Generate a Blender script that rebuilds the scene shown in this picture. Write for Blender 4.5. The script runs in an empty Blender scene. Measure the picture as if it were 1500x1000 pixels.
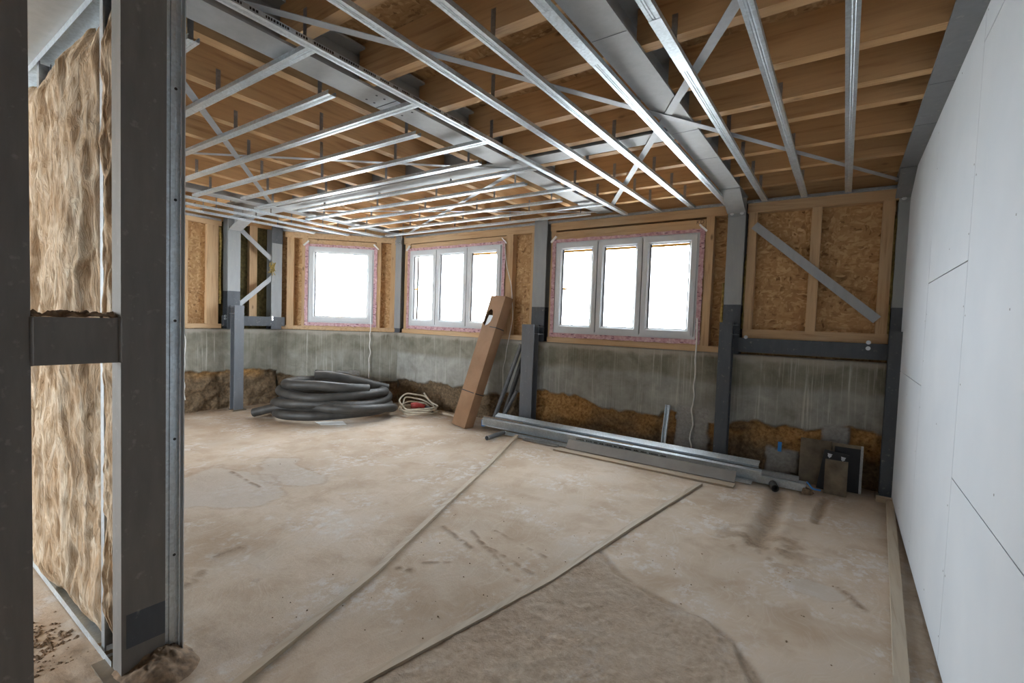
import bpy, math, random
import numpy as np
from mathutils import Vector, Matrix
random.seed(7); RNG = np.random.default_rng(7)
scene = bpy.context.scene
COL = scene.collection

# ------------------------------------------------------------------ camera
FPX = 698.0
YAW, PITCH, ROLL = math.radians(-34.84), math.radians(-2.516), math.radians(1.9885)
EYE = np.array([0.0, 0.0, 1.5])
def cam_axes():
    sy, cy, sp, cp = math.sin(YAW), math.cos(YAW), math.sin(PITCH), math.cos(PITCH)
    fwd = np.array([sy*cp, cy*cp, sp]); right = np.array([cy, -sy, 0.0]); up = np.cross(right, fwd)
    c, s = math.cos(ROLL), math.sin(ROLL)
    return np.array([c*right+s*up, -s*right+c*up, fwd])
AX = cam_axes()
cd = bpy.data.cameras.new('camera'); cam = bpy.data.objects.new('camera', cd); COL.objects.link(cam)
cd.sensor_fit = 'HORIZONTAL'; cd.sensor_width = 36.0; cd.lens = FPX/1500*36.0; cd.clip_start = 0.05
m = Matrix.Identity(4)
for i in range(3):
    m[i][0] = AX[0][i]; m[i][1] = AX[1][i]; m[i][2] = -AX[2][i]; m[i][3] = EYE[i]
cam.matrix_world = m
scene.camera = cam

def at(px, py, axis, val):
    """point where the photo's ray through (px, py) meets the plane axis = val"""
    d = AX.T @ np.array([(px-750)/FPX, -(py-500)/FPX, 1.0])
    return EYE + d*((val-EYE[axis])/d[axis])

# ------------------------------------------------------------------ sky, daylight, exposure
world = bpy.data.worlds.new('overcast_sky'); scene.world = world; world.use_nodes = True
wn = world.node_tree.nodes
wn['Background'].inputs[0].default_value = (0.83, 0.92, 1.0, 1)
wn['Background'].inputs[1].default_value = 30.0
scene.view_settings.view_transform = 'Standard'
scene.view_settings.look = 'None'
scene.view_settings.gamma = 1.0
scene.view_settings.use_curve_mapping = False
scene.view_settings.exposure = 0.12
scene.cycles.use_denoising = True
scene.cycles.max_bounces = 10
scene.cycles.diffuse_bounces = 7
scene.cycles.transparent_max_bounces = 12
scene.cycles.sample_clamp_indirect = 12.0
def portal(name, loc, rot, sx, sy):
    """marks a window opening for sky sampling; gives off no light of its own"""
    ld = bpy.data.lights.new(name, 'AREA'); ld.shape = 'RECTANGLE'; ld.size = sx; ld.size_y = sy
    ld.cycles.is_portal = True
    o = bpy.data.objects.new(name, ld); COL.objects.link(o); o.location = loc; o.rotation_euler = rot
R90 = math.pi/2
portal('daylight_portal', (-5.13, 5.80, 1.99), (-R90, 0, 0), 1.95, 1.28)
portal('daylight_portal', (-2.33, 5.80, 1.96), (-R90, 0, 0), 1.90, 1.26)
portal('daylight_portal', (-7.13, 5.09, 1.99), (-R90, 0, R90/2), 1.08, 1.28)
portal('daylight_portal', (-5.7, -3.62, 1.6), (R90, 0, 0), 2.6, 2.0)

# ------------------------------------------------------------------ mesh helpers
class MB:
    def __init__(s): s.v = []; s.f = []
    def add(s, vs, fs):
        n = len(s.v); s.v += [tuple(map(float, p)) for p in vs]; s.f += [tuple(i+n for i in f) for f in fs]; return s
    def box(s, a, b):
        (x0, y0, z0), (x1, y1, z1) = a, b
        return s.add([(x0,y0,z0),(x1,y0,z0),(x1,y1,z0),(x0,y1,z0),(x0,y0,z1),(x1,y0,z1),(x1,y1,z1),(x0,y1,z1)],
                     [(0,3,2,1),(4,5,6,7),(0,1,5,4),(1,2,6,5),(2,3,7,6),(3,0,4,7)])
    def ext(s, poly, p0, p1, up=(0,0,1), skew=None):
        """extrude a closed 2-D outline (u, v) from p0 to p1; v is along up"""
        p0, p1 = np.array(p0, float), np.array(p1, float)
        w = p1-p0; w /= np.linalg.norm(w); v = np.array(up, float); v -= w*(v@w); v /= np.linalg.norm(v); u = np.cross(w, v)
        n = len(poly)
        a = [p0+u*q[0]+v*q[1] for q in poly]; b = [p1+u*q[0]+v*q[1] for q in poly]
        return s.add(a+b, [tuple(range(n-1,-1,-1)), tuple(range(n,2*n))]+[(i,(i+1)%n,n+(i+1)%n,n+i) for i in range(n)])
    def bar(s, p0, p1, wd, ht, up=(0,0,1)):
        return s.ext([(-wd/2,-ht/2),(wd/2,-ht/2),(wd/2,ht/2),(-wd/2,ht/2)], p0, p1, up)
    def tube(s, path, r, n=10, caps=True, inner=None):
        P = [np.array(p, float) for p in path]; k = len(P)
        t = [P[min(i+1,k-1)]-P[max(i-1,0)] for i in range(k)]; t = [q/np.linalg.norm(q) for q in t]
        ref = np.array([0,0,1.0]) if abs(t[0][2]) < .9 else np.array([1.0,0,0])
        u = np.cross(t[0], ref); u /= np.linalg.norm(u); base = len(s.v); rings = []
        for i in range(k):
            u = u-t[i]*(u@t[i]); u /= np.linalg.norm(u); w = np.cross(t[i], u)
            rr = r[i] if hasattr(r, '__len__') else r
            rings.append([P[i]+rr*(math.cos(2*math.pi*j/n)*u+math.sin(2*math.pi*j/n)*w) for j in range(n)])
        vs = [q for rg in rings for q in rg]
        fs = [(i*n+j, i*n+(j+1)%n, (i+1)*n+(j+1)%n, (i+1)*n+j) for i in range(k-1) for j in range(n)]
        s.add(vs, fs)
        if inner:      # open mouths: a wall and a dark bore at each end
            dep = min(.25, .45*sum(np.linalg.norm(P[i+1]-P[i]) for i in range(k-1)))
            for e in (0, k-1):
                d = t[e]*(dep if e == 0 else -dep); c = P[e]
                rim = [c+(q-c)*inner for q in rings[e]]; deep = [q+d for q in rim]
                b = len(s.v); s.add(rings[e]+rim+deep, [])
                for j in range(n):
                    s.f += [(b+j, b+(j+1)%n, b+n+(j+1)%n, b+n+j), (b+n+j, b+n+(j+1)%n, b+2*n+(j+1)%n, b+2*n+j)]
                s.f.append(tuple(b+2*n+j for j in range(n)))
        elif caps:
            s.f += [tuple(base+j for j in range(n-1,-1,-1)), tuple(base+(k-1)*n+j for j in range(n))]
        return s
    def disc(s, c, nrm, r, h, n=8):
        nrm = np.array(nrm, float); nrm /= np.linalg.norm(nrm)
        return s.tube([np.array(c, float), np.array(c, float)+nrm*h], r, n)
    def mesh(s, name):
        me = bpy.data.meshes.new(name); me.from_pydata(s.v, [], s.f); me.update(); return me
    def build(s, name, mat, parent=None, smooth=False, fix=True):
        me = s.mesh(name)
        if fix:
            import bmesh
            bm = bmesh.new(); bm.from_mesh(me); bmesh.ops.recalc_face_normals(bm, faces=bm.faces); bm.to_mesh(me); bm.free()
        return link(name, me, mat, parent, smooth)
def link(name, me, mat, parent=None, smooth=False):
    if mat is not None and not me.materials: me.materials.append(mat)
    if smooth: me.polygons.foreach_set('use_smooth', [True]*len(me.polygons))
    o = bpy.data.objects.new(name, me); COL.objects.link(o)
    if parent is not None: o.parent = parent
    return o
def tag(o, label=None, cat=None, group=None, kind=None):
    for k, v in (('label', label), ('category', cat), ('group', group), ('kind', kind)):
        if v: o[k] = v
    return o
def thing(name, label, cat, loc=(0,0,0), rz=0.0, group=None):
    o = bpy.data.objects.new(name, None); COL.objects.link(o); o.location = loc; o.rotation_euler = (0,0,rz)
    o.empty_display_size = .1
    return tag(o, label, cat, group)
def thick(poly, t):
    """closed outline of a bent sheet of thickness t along an open polyline"""
    P = [np.array(p, float) for p in poly]; n = len(P); off = []
    for i in range(n):
        ns = []
        for a, b in ((i-1, i), (i, i+1)):
            if a >= 0 and b < n:
                d = P[b]-P[a]; d /= np.linalg.norm(d); ns.append(np.array([-d[1], d[0]]))
        q = sum(ns); q /= max(.35, (q@ns[0])); off.append(P[i]+q*t)
    return [tuple(p) for p in P]+[tuple(p) for p in off[::-1]]
def isec(h, b, tw, tf):
    return [(-b/2,-h/2),(b/2,-h/2),(b/2,-h/2+tf),(tw/2,-h/2+tf),(tw/2,h/2-tf),(b/2,h/2-tf),(b/2,h/2),(-b/2,h/2),(-b/2,h/2-tf),(-tw/2,h/2-tf),(-tw/2,-h/2+tf),(-b/2,-h/2+tf)]
CD = thick([(-.0215,.026),(-.0275,.026),(-.0275,0),(-.010,0),(-.008,.002),(-.004,.002),(-.002,0),(.002,0),(.004,.002),(.008,.002),(.010,0),(.0275,0),(.0275,.026),(.0215,.026)], .0012)
def chan(w, h, t, lip=.006):
    return thick([(-w/2+lip,h),(-w/2,h),(-w/2,0),(w/2,0),(w/2,h),(w/2-lip,h)], t)

# value noise, vectorised
def _hash(ix, iy, seed):
    h = (ix.astype(np.int64)*374761393+iy.astype(np.int64)*668265263+seed*1274126177) & 0x7fffffff
    h = ((h ^ (h >> 13))*1274126177) & 0x7fffffff
    return ((h ^ (h >> 16)) & 0xffff)/65535.0
def vnoise(x, y, seed=0):
    ix, iy = np.floor(x), np.floor(y); fx, fy = x-ix, y-iy
    fx = fx*fx*(3-2*fx); fy = fy*fy*(3-2*fy)
    a, b = _hash(ix, iy, seed), _hash(ix+1, iy, seed); c, d = _hash(ix, iy+1, seed), _hash(ix+1, iy+1, seed)
    return (a*(1-fx)+b*fx)*(1-fy)+(c*(1-fx)+d*fx)*fy
def fbm(x, y, oct=4, seed=0):
    s = 0; a = .5
    for i in range(oct): s = s+a*vnoise(x*2**i, y*2**i, seed+i*17); a *= .5
    return s/(1-.5**oct)
def sstep(a, b, x):
    t = np.clip((x-a)/(b-a), 0, 1); return t*t*(3-2*t)
def gridmesh(name, P, nu, nv, mat, parent=None, smooth=True, attrs=None, wrap=False):
    """P: (nu*nv, 3) points, u-major"""
    i, j = np.meshgrid(np.arange(nu if wrap else nu-1), np.arange(nv-1), indexing='ij'); i2 = (i+1) % nu
    q = np.stack([i*nv+j, i2*nv+j, i2*nv+j+1, i*nv+j+1], -1).reshape(-1, 4)
    me = bpy.data.meshes.new(name); n = len(q)
    me.vertices.add(len(P)); me.vertices.foreach_set('co', np.asarray(P, np.float32).ravel())
    me.loops.add(4*n); me.loops.foreach_set('vertex_index', q.astype(np.int32).ravel())
    me.polygons.add(n); me.polygons.foreach_set('loop_start', np.arange(0, 4*n, 4, dtype=np.int32))
    me.update(calc_edges=True)
    for k, a in (attrs or {}).items():
        at_ = me.attributes.new(k, 'FLOAT', 'POINT'); at_.data.foreach_set('value', np.asarray(a, np.float32).ravel())
    return link(name, me, mat, parent, smooth)

# ------------------------------------------------------------------ materials
class NT:
    def __init__(s, name):
        s.m = bpy.data.materials.new(name); s.m.use_nodes = True; s.t = s.m.node_tree; s.b = s.t.nodes['Principled BSDF']
    def n(s, typ, **kw):
        x = s.t.nodes.new(typ)
        for k, v in kw.items():
            if k.startswith('i_'):
                key = k[2:]; key = int(key) if key.isdigit() else key
                s.put(x.inputs[key], v)
            else: setattr(x, k, v)
        return x
    def put(s, sock, v):
        if hasattr(v, 'is_output') or isinstance(v, bpy.types.NodeSocket): s.t.links.new(v, sock)
        else: sock.default_value = v
    def pos(s, scale=(1,1,1), obj=False, rot=(0,0,0)):
        src = s.n('ShaderNodeTexCoord').outputs['Object'] if obj else s.n('ShaderNodeNewGeometry').outputs['Position']
        return s.n('ShaderNodeMapping', i_0=src, i_2=rot, i_3=scale).outputs[0]
    def noise(s, vec, scale=5, detail=4, rough=.55, dist=0):
        return s.n('ShaderNodeTexNoise', i_Vector=vec, i_Scale=scale, i_Detail=detail, i_Roughness=rough, i_Distortion=dist).outputs[0]
    def ramp(s, fac, stops):
        r = s.n('ShaderNodeValToRGB', i_0=fac); e = r.color_ramp.elements
        while len(e) < len(stops): e.new(.5)
        for el, (p, c) in zip(e, stops): el.position = p; el.color = (c if hasattr(c, '__len__') else (c,c,c))[:3]+(1,) if not hasattr(c, '__len__') else tuple(c[:3])+(1,)
        return r.outputs[0]
    def mix(s, f, a, b, mode='MIX'):
        x = s.n('ShaderNodeMix', data_type='RGBA', blend_type=mode)
        for sock, v in ((x.inputs[0], f), (x.inputs[6], a), (x.inputs[7], b)):
            if isinstance(v, tuple): v = tuple(v[:3])+(1,)
            s.put(sock, v)
        return x.outputs[2]
    def attr(s, name): return s.n('ShaderNodeAttribute', attribute_name=name).outputs['Fac']
    def math(s, op, a, b=0.0):
        x = s.n('ShaderNodeMath', operation=op); s.put(x.inputs[0], a); s.put(x.inputs[1], b); return x.outputs[0]
    def bump(s, h, strength=.3, dist=.01):
        s.t.links.new(s.n('ShaderNodeBump', i_Height=h, i_Strength=strength, i_Distance=dist).outputs[0], s.b.inputs['Normal'])
    def fin(s, col=None, rough=None, metal=None, spec=None):
        for k, v in (('Base Color', col), ('Roughness', rough), ('Metallic', metal), ('Specular IOR Level', spec)):
            if v is not None:
                if isinstance(v, tuple): v = tuple(v[:3])+(1,)
                s.put(s.b.inputs[k], v)
        return s.m
def plain(name, c, rough=.6, metal=0.0, var=.12, scale=12, bump=0.0, bscale=60):
    t = NT(name); p = t.pos()
    f = t.noise(p, scale, 4)
    col = t.ramp(f, [(.3, tuple(max(0, x*(1-var)) for x in c)), (.7, tuple(x*(1+var) for x in c))])
    if bump: t.bump(t.noise(p, bscale, 3), bump, .004)
    return t.fin(col, rough, metal)
def wood(name, axis, c=(.53,.37,.22), dark=(.37,.23,.12), knots=True):
    t = NT(name); s = [22, 22, 22]; s[axis] = 1.3
    p = t.pos(tuple(s)); g = t.noise(p, 1.6, 5, .6, .6)
    col = t.ramp(g, [(.28, dark), (.46, c), (.75, tuple(x*1.18 for x in c))])
    big = t.noise(t.pos((.9,.9,.9)), 1.7, 2)
    col = t.mix(t.ramp(big, [(.35, 0), (.7, .38)]), col, tuple(x*1.05 for x in (c[0], c[1]*.82, c[2]*.6)))
    if knots:
        k = [5, 5, 5]; k[axis] = 2.0
        v = t.n('ShaderNodeTexVoronoi', i_Vector=t.pos(tuple(k)), i_Scale=1.15).outputs['Distance']
        col = t.mix(t.ramp(v, [(.04, .85), (.10, 0)]), col, tuple(x*.5 for x in dark))
    t.bump(g, .12, .003)
    return t.fin(col, .68, 0.0, .25)
def osb(name, k=1.0):
    t = NT(name)
    w = t.noise(t.pos(), 3.0, 2); wv = t.n('ShaderNodeVectorMath', operation='MULTIPLY_ADD', i_0=t.n('ShaderNodeTexNoise', i_Vector=t.pos(), i_Scale=6.0).outputs[1], i_1=(.10,.10,.10), i_2=t.n('ShaderNodeNewGeometry').outputs['Position']).outputs[0]
    outs = []
    for rot, sc in (((0,0,0), (12,45,60)), ((.5,.9,.7), (50,14,52)), ((1.1,.2,1.9), (17,56,26)), ((.3,1.3,.2), (54,51,15))):
        mp = t.n('ShaderNodeMapping', i_0=wv, i_2=rot, i_3=sc).outputs[0]
        v = t.n('ShaderNodeTexVoronoi', i_Vector=mp, i_Scale=.8); outs.append(t.n('ShaderNodeSeparateColor', i_0=v.outputs['Color']).outputs[0])
    a = t.n('ShaderNodeMix', i_0=t.ramp(t.noise(t.pos(), 7, 2), [(.45, 0), (.55, 1)]), i_2=outs[0], i_3=outs[1]).outputs[0]
    b = t.n('ShaderNodeMix', i_0=t.ramp(t.noise(t.pos((1.3,1.1,.9)), 9, 2), [(.45, 0), (.55, 1)]), i_2=outs[2], i_3=outs[3]).outputs[0]
    f = t.n('ShaderNodeMix', i_0=t.ramp(t.noise(t.pos((.8,1.2,1.5)), 11, 2), [(.46, 0), (.54, 1)]), i_2=a, i_3=b).outputs[0]
    col = t.ramp(f, [(.0, (.19*k,.098*k,.04*k)), (.12, (.34*k,.19*k,.08*k)), (.55, (.42*k,.25*k,.11*k)), (1.0, (.54*k,.36*k,.185*k))])
    t.bump(f, .35, .004)
    return t.fin(col, .62, 0.0, .3)
def galv(name, c=(.69,.76,.81), rough=.36):
    t = NT(name); p = t.pos()
    v = t.n('ShaderNodeTexVoronoi', i_Vector=p, i_Scale=90.0).outputs['Color']
    f = t.n('ShaderNodeSeparateColor', i_0=v).outputs[0]
    col = t.mix(t.ramp(t.noise(p, 9, 4), [(.35, 0), (.7, .5)]), t.ramp(f, [(0, tuple(x*.86 for x in c)), (1, tuple(min(1, x*1.1) for x in c))]), tuple(x*.72 for x in c))
    return t.fin(col, t.ramp(t.noise(p, 14, 3), [(.3, rough-.08), (.7, rough+.12)]), .72)
def paint(name, c, rough=.5, streak=.25):
    t = NT(name); p = t.pos((6,6,1.2))
    f = t.noise(p, 3, 5, .6); g = t.noise(t.pos(), 28, 4)
    col = t.ramp(f, [(.3, tuple(x*(1-streak) for x in c)), (.65, c), (.85, tuple(min(1, x*(1+streak)) for x in c))])
    col = t.mix(t.ramp(g, [(.62, 0), (.75, .35)]), col, (.42,.40,.36))
    t.bump(g, .08, .002)
    return t.fin(col, rough, 0.0, .4)

M = {}
for i, a in enumerate('xyz'): M['wood_'+a] = wood('pine_'+a, i)
for i, a in enumerate('xyz'): M['joist_'+a] = wood('joist_timber_'+a, i, (.54,.345,.175), (.37,.215,.095))
M['osb'] = osb('osb_board', 1.15); M['osb_deck'] = osb('osb_deck', .95)
M['galv'] = galv('galvanised_steel'); M['galv_dull'] = galv('dull_galvanised_steel', (.42,.44,.46), .5)
M['hanger'] = galv('hanger_steel', (.33,.32,.31), .5)
M['strap'] = paint('brace_grey', (.40,.42,.44), .45, .12)
M['beam'] = paint('beam_grey_primer', (.40,.41,.41), .5, .12)
M['col_light'] = paint('column_light_grey', (.33,.345,.35), .55, .10)
M['col_dark'] = paint('column_dark_grey', (.085,.095,.11), .5, .2)
M['post_blue'] = paint('post_blue_grey', (.165,.178,.198), .48, .15)
M['fg_steel'] = paint('ladder_column_grey', (.20,.185,.17), .55, .2)
M['bolt'] = plain('zinc_bolt', (.7,.72,.74), .3, .9)
M['black'] = plain('black_steel', (.03,.03,.033), .55, .2)
M['pvc'] = plain('white_window_plastic', (.60,.62,.64), .35, 0, .03)
M['gasket'] = plain('rubber_gasket', (.05,.05,.055), .6)
M['orange'] = plain('orange_film', (.85,.42,.06), .5, 0, .1)
M['white'] = plain('white_paper', (.82,.82,.80), .7, 0, .05)
M['hose'] = plain('black_plastic_pipe', (.045,.042,.038), .55, 0, .45, 5, .1)
M['pipe_grey'] = plain('grey_plastic_pipe', (.13,.135,.14), .45, 0, .2)
M['cable'] = plain('cream_cable', (.52,.46,.36), .55)
M['cord'] = plain('white_cord', (.74,.73,.70), .5)
M['red'] = plain('red_plastic', (.33,.03,.025), .45)
M['blue'] = plain('blue_plastic', (.03,.22,.60), .45)
M['wool_dark'] = plain('brown_mineral_wool', (.12,.095,.035), .95, 0, .45, 20, .8, 40)
M['wool_yellow'] = plain('yellow_wool', (.42,.31,.10), .95, 0, .4, 30, .8, 60)
M['lath'] = wood('weathered_lath', 1, (.40,.34,.265), (.29,.235,.17), False)
M['lath_x'] = wood('weathered_board', 0, (.44,.37,.285), (.33,.26,.18), False)
M['board_shade'] = plain('shaded_board_face', (.30,.29,.275), .7, 0, .12, 6)  # grey stands for shadow on the upper part of the beige board
M['stamp'] = plain('brown_ink', (.10,.06,.03), .8)
M['rusty'] = plain('dusty_old_sheet', (.17,.135,.095), .75, .1, .35, 9)
def m_glass():
    t = NT('window_glass'); t.t.nodes.remove(t.b); out = t.t.nodes['Material Output']
    fr = t.math('ADD', t.math('MULTIPLY', t.math('POWER', t.n('ShaderNodeLayerWeight', i_0=.5).outputs['Facing'], 5.0), .7), .04)
    mx = t.n('ShaderNodeMixShader', i_0=fr, i_1=t.n('ShaderNodeBsdfTransparent').outputs[0], i_2=t.n('ShaderNodeBsdfGlossy', i_1=.02).outputs[0])
    t.t.links.new(mx.outputs[0], out.inputs[0]); return t.m
M['glass'] = m_glass()
def m_tape():
    t = NT('pink_sealing_tape'); p = t.pos((1,1,1))
    col = t.ramp(t.noise(p, 30, 4, .6), [(.3, (.40,.19,.22)), (.55, (.58,.36,.38)), (.75, (.72,.56,.56))])
    pr = t.n('ShaderNodeTexVoronoi', i_Vector=t.pos((7,7,22)), i_Scale=1.6).outputs['Distance']
    col = t.mix(t.ramp(pr, [(.22, .8), (.28, 0)]), col, (.14,.05,.09))
    t.bump(t.noise(p, 60, 3), .3, .004)
    return t.fin(col, .45)
M['tape'] = m_tape()
def m_drywall():
    t = NT('grey_white_gypsum_board'); p = t.pos()
    col = t.ramp(t.noise(p, 2.2, 3), [(.3, (.575,.605,.635)), (.7, (.625,.65,.675))])
    col = t.mix(t.ramp(t.noise(t.pos((1,6,1.2)), 4, 4), [(.66, 0), (.8, .3)]), col, (.72,.71,.69))
    return t.fin(col, .75, 0.0, .2)
M['drywall'] = m_drywall()
def m_card():
    t = NT('brown_cardboard'); p = t.pos()
    col = t.ramp(t.noise(p, 4, 4), [(.3, (.27,.155,.085)), (.7, (.36,.215,.125))])
    t.bump(t.noise(t.pos((60,60,2)), 2, 2), .06, .002)
    return t.fin(col, .75, 0.0, .2)
M['card'] = m_card()
def m_wool():
    t = NT('beige_glass_wool'); p = t.pos((1,1,.22))
    g = t.noise(p, 34, 7, .7, 1.2); b = t.noise(t.pos((1,1,.5)), 9, 4, .6, .6)
    col = t.ramp(g, [(.30, (.33,.21,.12)), (.43, (.60,.44,.29)), (.58, (.78,.65,.49)), (.75, (.90,.83,.72))])
    col = t.mix(t.ramp(b, [(.38, .6), (.58, 0)]), col, (.40,.25,.135))
    t.bump(g, 1.0, .02)
    return t.fin(col, .95, 0.0, .1)
M['glasswool'] = m_wool()
def m_floor():
    t = NT('dusty_concrete_floor'); p = t.pos()
    big = t.noise(p, .8, 5, .55, .3); mid = t.noise(p, 3.0, 6, .62, .3); fine = t.noise(p, 30, 6, .7); grit = t.noise(p, 110, 4, .7)
    # trowel strokes: short fine lines whose direction drifts
    st = t.noise(t.n('ShaderNodeMapping', i_0=t.n('ShaderNodeVectorMath', operation='MULTIPLY_ADD', i_0=t.n('ShaderNodeTexNoise', i_Vector=p, i_Scale=1.6).outputs[1], i_1=(.9,.9,0), i_2=t.n('ShaderNodeNewGeometry').outputs['Position']).outputs[0], i_2=(0,0,.6), i_3=(46,5,1)).outputs[0], 1.0, 4, .6)
    base = t.ramp(big, [(.30, (.375,.285,.205)), (.5, (.475,.385,.295)), (.72, (.56,.47,.38))])
    base = t.mix(t.ramp(mid, [(.36, .5), (.52, 0)]), base, (.36,.26,.175))
    base = t.mix(t.ramp(mid, [(.52, 0), (.70, .35)]), base, (.50,.455,.40))
    patch = t.math('MULTIPLY', t.ramp(t.noise(p, 2.1, 4, .6, .3), [(.50, 0), (.60, 1)]), t.ramp(t.noise(t.pos((1.2,.9,1)), 13, 5, .72), [(.47, 0), (.60, 1)]))
    base = t.mix(t.math('MULTIPLY', patch, .62), base, (.59,.575,.555))
    base = t.mix(t.ramp(st, [(.52, 0), (.72, .22)]), base, (.62,.555,.48))
    base = t.mix(t.math('MULTIPLY', t.attr('grey'), .6), base, (.45,.405,.355))
    base = t.mix(t.math('MULTIPLY', t.attr('rough'), t.ramp(mid, [(.35, .75), (.65, .3)])), base, t.ramp(fine, [(.32, (.26,.195,.14)), (.55, (.41,.32,.24)), (.75, (.52,.43,.34))]))
    base = t.mix(t.math('MULTIPLY', t.attr('mud'), .9), base, t.ramp(fine, [(.35, (.15,.10,.062)), (.65, (.32,.23,.155))]))
    base = t.mix(t.ramp(grit, [(.64, 0), (.74, .35)]), base, (.25,.18,.125))
    rg = t.math('ADD', t.math('MULTIPLY', t.attr('rough'), 1.1), .35)
    h = t.math('ADD', t.math('MULTIPLY', t.math('ADD', fine, t.math('MULTIPLY', grit, .4)), rg), t.math('ADD', t.math('MULTIPLY', mid, .8), t.math('MULTIPLY', st, .22)))
    t.bump(h, .6, .014)
    return t.fin(base, .85, 0.0, .15)
M['floor'] = m_floor()
def m_plinth():
    t = NT('stained_concrete_and_clay'); p = t.pos()
    st = t.noise(t.pos((26,26,.6)), 1.5, 5, .7); sg = t.noise(t.pos((2.2,2.2,.5)), 1.0, 3, .6); n1 = t.noise(p, 4, 6, .62, .4); n2 = t.noise(p, 30, 5, .65); n0 = t.noise(p, 1.3, 3)
    conc = t.ramp(n1, [(.28, (.15,.14,.105)), (.5, (.235,.225,.18)), (.75, (.33,.32,.27))])
    conc = t.mix(t.math('MULTIPLY', t.attr('pour'), .8), conc, t.ramp(n1, [(.28, (.24,.24,.215)), (.55, (.37,.37,.345)), (.75, (.47,.47,.44))]))
    conc = t.mix(t.math('MULTIPLY', t.ramp(st, [(.54, 0), (.68, .8)]), t.ramp(sg, [(.42, .1), (.6, 1)])), conc, (.58,.565,.51))
    conc = t.mix(t.math('MULTIPLY', t.ramp(st, [(.30, .6), (.44, 0)]), t.ramp(sg, [(.35, 1), (.6, .2)])), conc, (.12,.105,.075))
    zz = t.n('ShaderNodeSeparateXYZ', i_0=p).outputs[2]
    lipm = t.n('ShaderNodeMapRange', i_0=t.math('ADD', zz, t.math('MULTIPLY', t.math('SUBTRACT', n1, .5), .14)), i_1=1.145, i_2=1.185, i_3=0.0, i_4=.65).outputs[0]
    conc = t.mix(lipm, conc, (.41,.37,.315))
    clay = t.ramp(n2, [(.3, (.17,.085,.03)), (.5, (.40,.215,.075)), (.7, (.53,.32,.13))])
    clay = t.mix(t.ramp(n0, [(.45, 0), (.62, .75)]), clay, t.ramp(n2, [(.3, (.09,.065,.04)), (.7, (.23,.165,.10))]))
    clay = t.mix(t.attr('brown_low'), clay, t.ramp(n2, [(.3, (.085,.06,.037)), (.6, (.20,.14,.085)), (.75, (.33,.235,.13))]))
    col = t.mix(t.attr('clay'), conc, clay)
    col = t.mix(t.attr('patch'), col, t.ramp(n2, [(.3, (.27,.265,.25)), (.7, (.42,.41,.39))]))
    t.bump(t.math('ADD', n2, n1), .5, .012)
    return t.fin(col, .88, 0.0, .15)
M['plinth'] = m_plinth()
M['rubble'] = plain('dirt_crumbs', (.20,.135,.085), .95, 0, .5, 30, .6, 60)
M['ground'] = plain('pale_outside_ground', (.62,.60,.57), .95)

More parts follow.
